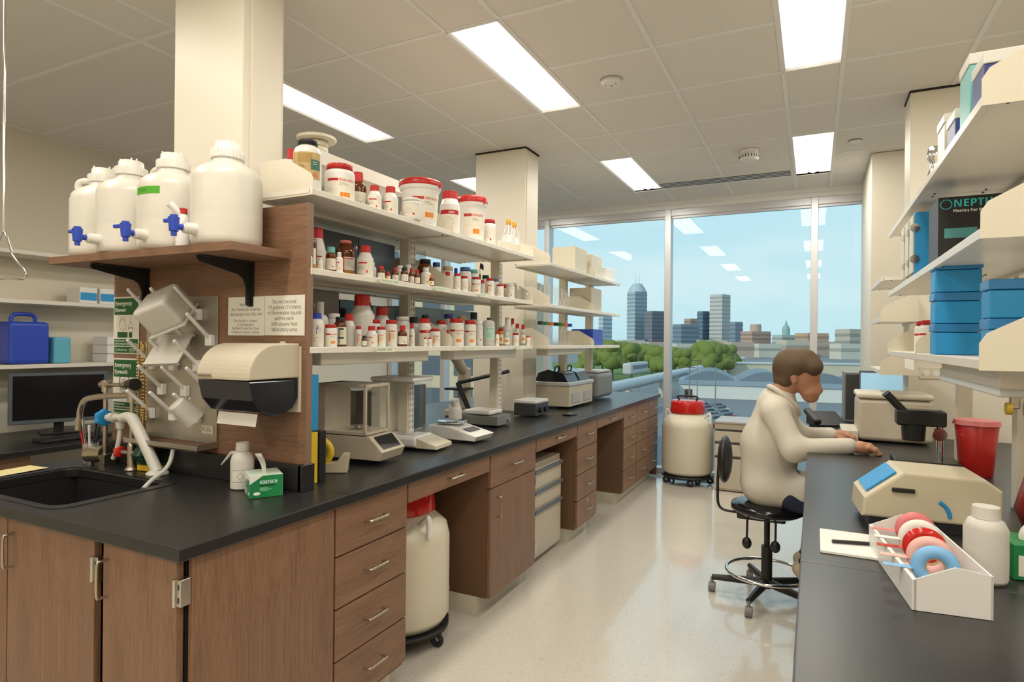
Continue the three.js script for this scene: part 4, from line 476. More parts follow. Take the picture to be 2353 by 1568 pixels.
// ---------- left bench instruments ----------
{
  let t = thing('analytical_balance', 'grey-beige boxy balance with glass doors nearest the wood panel', 'balance', [-1.92, CT + 0.001, -2.27], Math.PI / 2 + 0.1);
  part('base', exX([[-0.17, 0.02], [0.17, 0.02], [0.19, 0.06], [0.12, 0.125], [-0.17, 0.125]], -0.1, 0.1, 0.004), M.beige, t); part('foot', cy(0.015, 0.015, 0.02, 0, 0, 0.1), M.black, t);
  part('housing', [bx(-0.1, 0.1, 0.13, 0.36, -0.17, -0.12, 0.004), bx(-0.1, 0.1, 0.345, 0.36, -0.17, 0.1, 0.003), bx(-0.1, -0.088, 0.13, 0.36, 0.088, 0.1), bx(0.088, 0.1, 0.13, 0.36, 0.088, 0.1), bx(-0.1, 0.1, 0.13, 0.142, -0.17, 0.1)], M.beige, t);
  for (const x of [-0.098, 0.095]) part('glass_door', bx(x, x + 0.003, 0.142, 0.345, -0.12, 0.088), M.glass, t); part('front_glass', bx(-0.088, 0.088, 0.142, 0.345, 0.094, 0.097), M.glass, t); part('pan', cy(0.04, 0.04, 0.006, 0, 0.155, 0), M.chrome, t);
  const d = put('display', 0.15, 0.08, M.blackGloss, t, [0, 0.094, 0.157], -0.75);
  t = thing('analytical_balance', 'white balance with a tall octagonal glass draft shield', 'balance', [-1.93, CT + 0.001, -2.66], Math.PI / 2 + 0.1);
  part('base', bx(-0.1, 0.1, 0.012, 0.07, -0.16, 0.11, 0.02), M.white, t); part('keypad', exX([[0.1, 0.012], [0.22, 0.012], [0.22, 0.03], [0.1, 0.065]], -0.09, 0.09, 0.003), M.cream, t); part('column', bx(-0.1, 0.1, 0.07, 0.35, -0.16, -0.1, 0.01), M.cream, t); part('lid', bx(-0.11, 0.11, 0.35, 0.372, -0.16, 0.1, 0.008), M.white, t);
  for (const [a, b] of [[-0.104, -0.1], [0.1, 0.104]]) part('glass_side', bx(a, b, 0.07, 0.35, -0.1, 0.09), M.glass, t); part('front_glass', bx(-0.1, 0.1, 0.07, 0.35, 0.09, 0.094), M.glass, t); part('pan', cy(0.045, 0.045, 0.006, 0, 0.072, 0), M.chrome, t);
  t = thing('top_loading_balance', 'low white balance with a round steel pan', 'balance', [-1.81, CT + 0.001, -3.0], Math.PI / 2); part('body', exX([[-0.15, 0.012], [0.15, 0.012], [0.17, 0.04], [-0.02, 0.085], [-0.15, 0.085]], -0.1, 0.1, 0.006), M.white, t); part('pan', lt([[0, 0.095], [0.085, 0.095], [0.085, 0.106], [0, 0.106]]).translate(0, 0, -0.05), M.chrome, t); put('display', 0.12, 0.05, M.slate, t, [0, 0.066, 0.08], -1.33);
  t = thing('hot_plate', 'grey and white hot plate stirrer in the middle of the left bench', 'hot plate', [-1.98, CT + 0.001, -3.62], Math.PI / 2); part('base', bx(-0.1, 0.1, 0.01, 0.07, -0.14, 0.14, 0.004), M.grey, t); part('top', bx(-0.095, 0.095, 0.075, 0.105, -0.12, 0.08, 0.012), M.white, t); part('knob', rod([0.05, 0.04, 0.14], [0.05, 0.04, 0.155], 0.014), M.chrome, t);
  for (const [i, z] of [-3.34, -3.42, -3.5].entries()) { const b = thing('plastic_bottle', ['first translucent bottle behind the low balance', 'middle translucent bottle behind the low balance', 'third translucent bottle behind the low balance'][i], 'bottle', [-2.05 - i * 0.05, CT + 0.001, z]); part('body', lt([[0, 0], [0.04, 0], [0.042, 0.01], [0.042, 0.12], [0.024, 0.15], [0, 0.15]]), M.hdpe, b); part('cap', cy(0.028, 0.028, 0.028, 0, 0.148, 0), M.white, b); }
  t = thing('water_bath', 'beige double water bath with dark clear lids', 'water bath', [-1.99, CT + 0.001, -5.06]); part('tank', bx(-0.17, 0.17, 0.02, 0.19, -0.3, 0.3, 0.004), M.beige, t); part('rim', bx(-0.18, 0.18, 0.19, 0.225, -0.31, 0.31, 0.008), M.alu, t); for (const z of [-0.15, 0.15]) { part('lid', ex([[-0.15, 0], [0.15, 0], [0.11, 0.07], [-0.03, 0.1], [-0.12, 0.07]], 0.26, 0.004).translate(0, 0.226, z - 0.13), M.smoke, t); part('control', bx(0.17, 0.178, 0.05, 0.13, z - 0.09, z + 0.09), M.lightGrey, t); part('handle', tb([[0, 0.31, z - 0.05], [0, 0.345, z - 0.04], [0, 0.345, z + 0.04], [0, 0.31, z + 0.05]], 0.007), M.black, t); }
  t = thing('centrifuge', 'tan and grey bench centrifuge at the window end of the left bench', 'centrifuge', [-2.05, CT + 0.001, -5.85]); part('body', bx(-0.2, 0.2, 0.02, 0.26, -0.25, 0.25, 0.04), M.grey, t); part('cover', bx(-0.17, 0.1, 0.05, 0.24, 0.2, 0.3, 0.03), M.tan, t); part('lid', bx(-0.18, 0.18, 0.262, 0.285, -0.22, 0.22, 0.01), M.lightGrey, t);
  t = thing('microscope', 'beige microscope with black eyepieces behind the hot plate', 'microscope', [-2.36, CT + 0.001, -3.95]); part('base', bx(-0.1, 0.1, 0, 0.05, -0.1, 0.1, 0.01), M.beige, t); part('arm', bx(-0.04, 0.04, 0.05, 0.36, -0.06, 0.02, 0.015), M.beige, t); part('head', rod([0, 0.34, 0], [-0.02, 0.46, 0.1], 0.04), M.beige, t); for (const x of [-0.035, 0.03]) part('eyepiece', rod([x, 0.45, 0.09], [x - 0.02, 0.56, 0.17], 0.018), M.black, t); part('stage', bx(-0.08, 0.08, 0.2, 0.215, -0.02, 0.13), M.black, t);
  solo('equipment_box', bx(-0.15, 0.15, 0, 0.27, -0.35, 0.35, 0.004), M.blackGloss, 'black equipment box under a plastic sheet behind the balances', 'box', [-2.5, CT + 0.001, -3.1]);
  t = thing('jointed_holder', 'black jointed arm holding a tube over the left bench', 'arm', [-2.2, CT, -3.78]); part('lower_arm', rod([0.05, 0.01, 0.04], [-0.1, 0.26, 0], 0.018), M.black, t); part('upper_arm', rod([-0.1, 0.26, 0], [0.16, 0.34, -0.3], 0.014), M.black, t); part('tube', rod([0.16, 0.33, -0.3], [0.16, 0.17, -0.3], 0.014), M.clear, t);
  t = thing('stirrer', 'white-topped black stirrer unit with knobs before the water bath', 'stirrer', [-1.93, CT + 0.001, -4.25]); part('body', bx(-0.09, 0.09, 0.01, 0.1, -0.12, 0.12, 0.004), M.dark, t); part('top', bx(-0.09, 0.09, 0.1, 0.125, -0.12, 0.12, 0.006), M.white, t); for (const z of [-0.05, 0.05]) part('knob', rod([0.09, 0.05, z], [0.11, 0.05, z], 0.02), M.black, t);
  t = thing('tape_dispenser', 'cream tape dispenser with a yellow roll by the books', 'tape dispenser', [-1.86, CT + 0.001, -1.985], 0.5); part('base', ex([[-0.09, 0], [0.09, 0], [0.1, 0.08], [0.075, 0.08], [0.05, 0.045], [-0.05, 0.03]], 0.05, 0.003).translate(0, 0, -0.025), M.ivory, t); part('roll', new THREE.TorusGeometry(0.05, 0.016, 10, 30).translate(-0.03, 0.085, 0), M.yellow, t);
  [[M.yellow, -1.78, 'yellow book standing next to the wood panel'], [M.black, -1.825, 'black book standing beside the yellow book']].forEach(([m, z, l]) => solo('book', bx(-0.16, 0, 0, 0.2, -0.018, 0.018, 0.002), m, l, 'book', [-1.745, CT + 0.001, z - 0.02], 0, 'books by the panel'));
  solo('book', bx(-0.15, 0, 0, 0.22, -0.025, 0.025, 0.002), M.sky, 'blue box standing upright above the yellow book', 'box', [-1.76, CT + 0.205, -1.81]);
  solo('tube_rack', bx(-0.1, 0.1, 0, 0.16, -0.06, 0.06, 0.006), mt([0.6, 0.02, 0.14], 0.3), 'magenta plastic rack behind the tape dispenser', 'rack', [-2.19, CT + 0.001, -2.14]);
  [[0.03, 'phone lying flat before the water bath', -1.68, -4.42]].forEach(([a, l, x, z]) => solo('mobile_phone', bx(-0.035, 0.035, 0, 0.012, -0.07, 0.07, 0.004), M.blackGloss, 'black ' + l, 'phone', [x, CT + 0.001, z]));
  // glassware and cartons on the far shelves
  for (let k = 0; k < 8; k++) solo('glass_cylinder', lt([[0, 0], [0.03, 0], [0.03, 0.17 - k * 0.006], [0.027, 0.17 - k * 0.006], [0.027, 0.005], [0, 0.005]]), M.glass, `clear glass cylinder, ${ORD[k]} from the column on the middle glassware shelf`, 'glassware', [-1.78, 1.7475, -4.06 - k * 0.085], 0, 'glass cylinders');
  for (let k = 0; k < 7; k++) { const b = thing('glass_bottle', `glass bottle with coloured cap, ${ORD[k]} from the column on the bottom glassware shelf`, 'bottle', [-1.78, 1.4505, -4.06 - k * 0.1], 0, 'capped glassware'); part('body', lt([[0, 0], [0.036, 0], [0.036, 0.1], [0.014, 0.13], [0.014, 0.15], [0, 0.15]]), M.glass, b); part('cap', cy(0.019, 0.019, 0.025, 0, 0.15, 0), [M.black, M.green, M.orangeCap, M.black, M.green, M.orangeCap, M.blue][k], b); }
  [[2.0465, -4.75, 0.2, M.cream, 'cream carton on the top glassware shelf'], [2.0465, -5.15, 0.19, M.cream, 'second cream carton on the top window-end shelf'], [2.0465, -5.55, 0.12, M.white, 'white carton at the window end of the top shelf'], [1.7475, -5.15, 0.2, M.beige, 'stacked beige cartons on the middle window-end shelf'], [1.4505, -5.2, 0.14, M.blue, 'blue plastic bin on the bottom window-end shelf']].forEach(([y, z, h, m, l]) => solo('carton', bx(-0.1, 0.1, 0, h, -0.14, 0.14, 0.004), m, l, 'carton', [-1.82, y, z]));
}
// ---------- storage dewars, cabinets on the floor ----------
function dewar(label, x, z, r, h) {
  const t = thing('cryogenic_tank', label, 'tank', [x, 0, z]); part('body', lt([[0, 0.1], [r * 0.9, 0.1], [r, 0.14], [r, h * 0.3], [r * 1.01, h * 0.32], [r, h * 0.34], [r, h * 0.68], [r * 0.94, h * 0.76], [r * 0.62, h * 0.85], [0, h * 0.85]], 56), M.cream, t);
  part('lid', lt([[0, h], [r * 0.6, h], [r * 0.66, h - 0.02], [r * 0.7, h * 0.86], [r * 0.6, h * 0.84], [0, h * 0.84]], 48), M.redGloss, t); part('lid_handle', tb([[-0.09, h, 0], [-0.09, h + 0.04, 0], [0.09, h + 0.04, 0], [0.09, h, 0]], 0.01, 30), M.black, t);
  part('dolly', lt([[0, 0.07], [r * 1.0, 0.07], [r * 1.0, 0.095], [0, 0.095]], 40), M.black, t); for (let k = 0; k < 5; k++) part('caster', new THREE.TorusGeometry(0.024, 0.012, 10, 18).translate(r * 0.9 * Math.cos(k * 1.257), 0.036, r * 0.9 * Math.sin(k * 1.257)), M.rubber, t);
  for (const s of [-1, 1]) part('carry_handle', tb([[s * r * 0.75, h * 0.8, 0], [s * r, h * 0.86, 0], [s * r * 1.03, h * 0.74, 0]], 0.013, 20), M.white, t).rotation.y = -0.4; put('notice', 0.1, 0.06, textMat(96, 64, (g) => { signBase(g, 96, 64); lines(g, 8, 8, 80, 6, '#444'); }), t, [r * 0.55, h * 0.78, r * 0.62], -0.7, 0.7); return t;
}
dewar('cream cryogenic tank with red lid under the nearer bench drawer', -1.83, -2.49, 0.235, 0.75); dewar('cream cryogenic tank with red lid standing by the window', -1.2, -6.66, 0.262, 0.87);
{
  let t = thing('rolling_cabinet', 'grey-beige rolling cabinet with blue tape under the left bench', 'cabinet', [-1.85, 0, -3.86]); part('body', bx(-0.22, 0.2, 0.03, 0.67, -0.28, 0.24, 0.004), M.beige, t); [[0.5, 0.63], [0.37, 0.495], [0.05, 0.365]].forEach(([a, b]) => { const d = part('drawer', bx(0.2, 0.215, a, b, -0.27, 0.23, 0.002), M.beige, t); part('handle', rod([0.226, b - 0.012, -0.26], [0.226, b - 0.012, 0.22], 0.012), M.slate, d); }); part('blue_tape', bx(-0.05, 0.2, 0.671, 0.673, 0.17, 0.22), M.blue, t);
  t = thing('filing_cabinet', 'cream filing cabinet with dark drawer grooves between the window tank and the man', 'cabinet', [-0.62, 0, -6.66]); part('body', bx(-0.27, 0.27, 0.01, 0.68, -0.24, 0.24, 0.003), M.beige, t); [[0.5, 0.62], [0.36, 0.49], [0.03, 0.35]].forEach(([a, b]) => { part('drawer', bx(-0.265, 0.265, a, b - 0.02, 0.24, 0.252, 0.003), M.beige, t); part('groove', bx(-0.265, 0.265, b - 0.02, b, 0.236, 0.246), M.dark, t); }); part('top', bx(-0.27, 0.27, 0.68, 0.7, -0.24, 0.26, 0.004), M.lightGrey, t);
}
// ---------- right bench ----------
{
  let t = thing('peristaltic_pump', 'large cream pump with sloped control panel on the right bench', 'pump', [0.30, CT + 0.001, -2.3], 0.08);
  part('base', bx(-0.15, 0.2, 0, 0.03, -0.13, 0.09), M.black, t); part('body', ex([[-0.17, 0.03], [0.19, 0.03], [0.19, 0.14], [0.15, 0.17], [-0.06, 0.175], [-0.165, 0.09]], 0.22, 0.008).translate(0, 0, -0.13), M.ivory, t); part('panel', ex([[-0.153, 0.102], [-0.072, 0.168], [-0.075, 0.172], [-0.156, 0.106]], 0.16).translate(0, 0, -0.1), M.sky, t); part('arm', bx(-0.09, -0.03, 0.115, 0.127, 0.07, 0.1, 0.002), M.black, t); part('blue_mark', new THREE.TorusGeometry(0.05, 0.006, 8, 20, 1.1).translate(0.01, 0.05, 0.0905), M.sky, t);
  t = thing('tape_rack', 'white rack of coloured labelling tape rolls in the foreground', 'tape rack', [0.245, CT + 0.001, -1.76], 0.12);
  part('side', ex([[-0.075, 0], [0.065, 0], [0.065, 0.09], [0, 0.1], [-0.075, 0.065]], 0.003).translate(0, 0, 0.2), M.white, t); part('side', ex([[-0.075, 0], [0.065, 0], [0.065, 0.09], [0, 0.1], [-0.075, 0.065]], 0.003).translate(0, 0, -0.22), M.white, t); part('floor', bx(-0.075, 0.065, 0, 0.004, -0.22, 0.2), M.white, t); part('front', bx(-0.078, -0.07, 0, 0.065, -0.22, 0.203), M.white, t); part('back', bx(0.062, 0.066, 0, 0.09, -0.22, 0.203), M.white, t);
  [[M.pink, 'pink'], [M.paper, 'white'], [M.redGloss, 'red'], [mt([0.8, 0.45, 0.4], 0.5), 'salmon'], [mt([0.2, 0.45, 0.75], 0.5), 'light blue']].forEach(([m, c], i) => { const o = thing('tape_roll', `${c} roll of labelling tape in the white rack`, 'tape roll', [0.245, CT + 0.075, -1.93 + i * 0.075]); part('roll', new THREE.TorusGeometry(0.033, 0.014, 10, 32).scale(1, 1, 0.9), m, o); part('core', new THREE.TorusGeometry(0.019, 0.003, 8, 24), M.tan, o); part('tail', bx(-0.1, -0.02, -0.008, -0.007, -0.01, 0.01), m, o); });
  t = thing('squeeze_bottle', 'half-full translucent wide-mouthed bottle beside the tape rack', 'bottle', [0.375, CT + 0.001, -1.83]); part('body', lt([[0, 0], [0.042, 0], [0.045, 0.01], [0.045, 0.125], [0.036, 0.145], [0.026, 0.15], [0, 0.15]]), M.milkyTub, t); part('neck', cy(0.028, 0.028, 0.028, 0, 0.15, 0), M.hdpe, t);
  t = thing('wipes_box', 'green and white box of wipes at the right edge', 'tissue box', [0.49, CT + 0.001, -1.93], 0.1); part('box', bx(-0.06, 0.12, 0, 0.085, -0.06, 0.06, 0.002), M.green, t); put('print', 0.16, 0.05, textMat(256, 80, (g) => { signBase(g, 256, 80); g.fillStyle = '#0f5a34'; g.font = 'bold 44px sans-serif'; g.fillText('Kimwipes', 20, 52); }), t, [0.03, 0.035, 0.061]); part('tissue', sp(0.05, 0.02, 0.09, 0, 1, 0.9, 0.5), M.paper, t);
  solo('notebook_page', bx(-0.09, 0.09, 0, 0.006, -0.11, 0.11), M.paper, 'lined paper pad with a pen on the right bench', 'paper', [0.11, CT + 0.001, -1.97]); solo('pen', [rod([-0.06, 0, 0.01], [0.06, 0, -0.02], 0.005)], M.black, 'black pen with orange band lying on the lined pad', 'pen', [0.11, CT + 0.013, -1.95]);
  t = thing('stereo_microscope', 'black stereo microscope on a flat base on the right bench', 'microscope', [0.43, CT + 0.001, -3.32]); part('base', bx(-0.1, 0.15, 0, 0.05, -0.11, 0.1, 0.005), M.black, t); part('post', cy(0.014, 0.014, 0.22, 0.08, 0.05, 0), M.chrome, t); part('head', bx(-0.09, 0.1, 0.2, 0.27, -0.05, 0.05, 0.01), M.black, t); part('objective', cy(0.045, 0.05, 0.08, -0.02, 0.13, 0), M.black, t); for (const z of [-0.03, 0.03]) part('eyepiece', rod([-0.05, 0.25, z], [-0.13, 0.34, z], 0.017), M.black, t); part('knob', rod([0.07, 0.17, 0.05], [0.07, 0.17, 0.075], 0.028), M.chrome, t);
  t = thing('thermal_cycler', 'large off-white instrument with lid in front of the man', 'instrument', [0.40, CT + 0.001, -4.22]); part('body', bx(-0.17, 0.2, 0.01, 0.25, -0.2, 0.14, 0.025), M.beige, t); part('lid', bx(-0.175, 0.2, 0.252, 0.285, -0.2, 0.145, 0.014), M.cream, t); part('front', exX([[-0.2, 0.01], [0.14, 0.01], [0.14, 0.06], [-0.2, 0.06]], -0.25, -0.165, 0.004), M.cream, t);
  t = thing('sharps_bin', 'red sharps container with pale lid on the right bench', 'bin', [0.64, CT + 0.001, -3.3]); part('body', lt([[0, 0], [0.06, 0], [0.08, 0.22], [0, 0.22]]), M.red, t); part('lid', cy(0.088, 0.082, 0.02, 0, 0.22, 0), M.pink, t);
  solo('biohazard_bag', lt([[0, 0], [0.09, 0], [0.12, 0.08], [0.09, 0.2], [0, 0.23]], 14), M.darkRed, 'crumpled dark red bag on the right bench behind the pump', 'bag', [0.66, CT + 0.001, -2.3]);
  t = thing('gas_valve', 'chrome lab gas valve with yellow button at the right edge', 'valve', [0.6, 1.28, -2.45]); part('body', rod([0, 0, 0], [0.1, 0, 0], 0.032), M.nickel, t); part('lever', bx(-0.04, -0.015, 0, 0.12, -0.012, 0.012, 0.004), M.nickel, t); part('button', rod([-0.05, 0, 0], [-0.035, 0, 0], 0.02), M.yellow, t); part('stem', rod([0.09, 0, 0], [0.09, -0.365, 0], 0.014), M.nickel, t);
  solo('tip_box', bx(-0.07, 0.06, 0, 0.06, -0.05, 0.05, 0.003), M.sky, 'blue tip box in front of the stereo microscope', 'box', [0.50, CT + 0.001, -3.05]);
  t = thing('desk_phone', 'black desk telephone behind the man on the right bench', 'telephone', [0.08, CT + 0.001, -4.78], 0.4); part('base', exX([[-0.09, 0], [0.1, 0], [0.1, 0.015], [-0.09, 0.09]], -0.1, 0.1, 0.004), M.black, t); part('handset', bx(-0.13, -0.08, 0.05, 0.09, -0.1, 0.1, 0.015).rotateX(0.35), M.black, t);
  t = thing('computer_tower', 'grey computer tower seen from behind near the window', 'computer', [0.30, CT + 0.001, -5.3]); part('case', bx(-0.1, 0.1, 0, 0.36, -0.2, 0.2, 0.004), M.grey, t); put('rear_panel', 0.18, 0.33, M.dark, t, [0, 0.18, 0.202]); put('fan', 0.08, 0.08, M.slate, t, [0.04, 0.29, 0.204]);
  t = thing('monitor', 'pale blue lit screen behind the off-white instrument', 'monitor', [0.44, CT + 0.001, -5.0], -0.15); part('frame', bx(-0.15, 0.15, 0.1, 0.38, -0.015, 0.015, 0.004), M.slate, t); put('screen', 0.28, 0.25, mt([0.2, 0.35, 0.45], 0.2, 0, { emissive: lin(0.25, 0.42, 0.5), emissiveIntensity: 1 }), t, [0, 0.24, 0.0165]); part('stand', bx(-0.06, 0.06, 0, 0.1, -0.05, 0.05, 0.004), M.slate, t);
  // right shelves
  t = thing('carton', 'black carton with turquoise NEPTUNE lettering on the middle right shelf', 'carton', [0.47, 1.7475, -2.50]); part('box', bx(-0.11, 0.11, 0, 0.215, -0.09, 0.09, 0.001), M.dark, t); put('print', 0.219, 0.214, textMat(400, 400, (g) => { g.fillStyle = '#17171a'; g.fillRect(0, 0, 400, 400); g.fillStyle = '#2bb6bc'; g.font = 'bold 60px sans-serif'; g.fillText('NEPTUNE', 72, 62, 310); g.lineWidth = 5; g.strokeStyle = '#2bb6bc'; g.beginPath(); g.arc(38, 44, 28, 0, 7); g.stroke(); g.fillStyle = '#e8e8e8'; g.font = 'bold 24px sans-serif'; g.fillText('Plastics For Molecular Biology', 72, 94, 310); g.fillStyle = '#4b8f93'; g.fillRect(30, 190, 160, 60); g.fillRect(130, 300, 170, 60); }), t, [0, 0.1075, 0.0905]);
  [[0.40, -2.36, 0.0, M.sky, 'lower blue tip box of the near stack'], [0.40, -2.36, 0.098, M.sky, 'middle blue tip box of the near stack'], [0.40, -2.36, 0.196, M.sky, 'top blue tip box of the near stack'], [0.45, -1.93, 0.0, M.sky, 'wrapped blue tip box beside the end plate'], [0.45, -1.93, 0.098, M.sky, 'top wrapped blue tip box beside the end plate']].forEach(([x, z, y, m, l]) => { const b = thing('tip_box', l + ' on the bottom right shelf', 'tip box', [x, 1.4505 + y, z]); part('base', bx(-0.06, 0.06, 0, 0.07, -0.045, 0.045, 0.004), m, b); part('lid', bx(-0.063, 0.063, 0.071, 0.097, -0.048, 0.048, 0.004), mt([0.03, 0.22, 0.52], 0.3), b); });
  [[-2.95, 'nearer'], [-3.08, 'farther']].forEach(([z, n]) => { const o = bottle('sig'); o.name = numbered('jar'); o.position.set(0.43, 1.4505, z); o.scale.set(0.05, 0.13, 0.05); o.rotation.y = -0.4; scene.add(o); tag(o, `${n} white jar with red lid on the bottom right shelf`, 'jar'); });
  [[-2.82, M.sky, 'blue wooden latch box'], [-2.95, M.tan, 'tan wooden frame box'], [-3.08, M.cream, 'cream wooden frame box']].forEach(([z, m, n]) => { const o = thing('slide_box', n + ' standing on the middle right shelf', 'box', [0.39, 1.7475, z]); part('body', bx(-0.05, 0.08, 0, 0.24, -0.05, 0.05, 0.003), m, o); part('frame', bx(-0.056, -0.05, 0.01, 0.23, -0.045, 0.045, 0.002), M.cream, o); for (const y of [0.06, 0.18]) part('latch', rod([-0.05, y, 0.05], [-0.05, y, 0.056], 0.016), M.chrome, o); });
  [[-1.85, 0.1, M.navy, 'navy sample box'], [-2.0, 0.16, M.teal, 'teal sample box'], [-2.18, 0.08, M.navy, 'second navy sample box'], [-2.34, 0.12, M.cream, 'cream sample box']].forEach(([z, h, m, n]) => { const b = thing('sample_box', n + ' on the top right shelf', 'box', [0.42, 2.0465, z]); part('base', bx(-0.065, 0.065, 0, h, -0.06, 0.06, 0.003), m, b); part('lid', bx(-0.067, 0.067, h + 0.001, h + 0.03, -0.062, 0.062, 0.003), M.hdpe, b); });
  solo('foil_flask', lt([[0, 0], [0.05, 0], [0.03, 0.1], [0.02, 0.14], [0.035, 0.16], [0.03, 0.2], [0, 0.2]], 9), M.chrome, 'foil-wrapped flask at the far end of the top right shelf', 'flask', [0.42, 2.0465, -2.85]);
  for (const [x, c] of [[0.64, 'nearer'], [0.86, 'farther']]) { const o = thing('wall_outlet', `double power outlet plate on the right column, ${c} to the aisle${c === 'nearer' ? '' : ' wall'}`.replace('farther to the aisle wall', 'farther from the aisle'), 'outlet', [x, 1.31, -4.469]); part('plate', bx(-0.06, 0.06, -0.035, 0.035, 0, 0.006, 0.002), M.cream, o); for (const d of [-0.025, 0.025]) part('socket', rod([d, 0, 0.005], [d, 0, 0.008], 0.018), c === 'nearer' ? M.white : M.red, o); }
}
// ---------- left wall ----------
{
  for (const [y, n] of [[2.1, 'top'], [1.745, 'middle'], [1.275, 'bottom']]) solo('wall_shelf', bx(-5.39, -5.1, y - 0.03, y, -3.9, -1.2, 0.003), M.shelf, `long cream ${n} shelf on the left wall`, 'shelf');
  let t = thing('worktop', 'black worktop along the left wall under the monitor', 'worktop'); part('slab', bx(-5.39, -4.45, 0.72, 0.76, -4.6, -0.6, 0.004), M.counter, t); part('cabinet', bx(-5.39, -4.5, 0.01, 0.715, -2.15, -0.6), M.woodH, t);
  t = thing('computer_monitor', 'black widescreen monitor on the left wall bench', 'monitor', [-5.05, 0.761, -2.60], Math.PI / 2 - 0.35); part('frame', bx(-0.3, 0.3, 0.08, 0.45, -0.02, 0.02, 0.006), M.slate, t); put('screen', 0.55, 0.32, M.blackGloss, t, [0, 0.27, 0.0215]); part('stand', [bx(-0.03, 0.03, 0, 0.2, -0.05, -0.02)], M.black, t); part('foot', bx(-0.12, 0.12, 0, 0.012, -0.1, 0.08, 0.004), M.black, t);
  solo('keyboard', bx(-0.08, 0.08, 0, 0.02, -0.22, 0.22, 0.005), M.black, 'black keyboard in front of the monitor', 'keyboard', [-4.68, 0.761, -2.5]);
  t = thing('tool_case', 'royal blue plastic carry case on the bottom wall shelf', 'case', [-5.22, 1.276, -2.44]); part('body', bx(-0.1, 0.1, 0, 0.31, -0.13, 0.13, 0.03), M.blue, t); part('handle', tb([[0, 0.3, -0.08], [0, 0.36, -0.06], [0, 0.36, 0.06], [0, 0.3, 0.08]], 0.014, 24), M.blue, t);
  solo('plastic_case', bx(-0.09, 0.09, 0, 0.2, -0.06, 0.06, 0.015), mt([0.12, 0.45, 0.6], 0.4), 'light blue plastic box beside the royal blue case', 'case', [-5.22, 1.276, -2.66]);
  [-2.83, -2.98, -3.13].forEach((z, i) => { const b = thing('wipes_carton', `white and blue carton, ${ORD[i]} from the camera on the middle wall shelf`, 'carton', [-5.2, 1.746, z], 0, 'cartons on the wall shelf'); part('box', bx(-0.09, 0.09, 0, 0.12, -0.065, 0.065, 0.001), M.white, b); part('band', bx(0.0905, 0.0915, 0.02, 0.08, -0.06, 0.06), M.sky, b); });
  [0, 0.07, 0.14].forEach((y, i) => solo('pipette_carton', bx(-0.1, 0.1, 0, 0.066, -0.14, 0.14, 0.001), M.white, `white flat carton, ${['lowest', 'middle', 'topmost'][i]} of the stack on the bottom wall shelf`, 'carton', [-5.22, 1.276 + y, -3.12]));
}
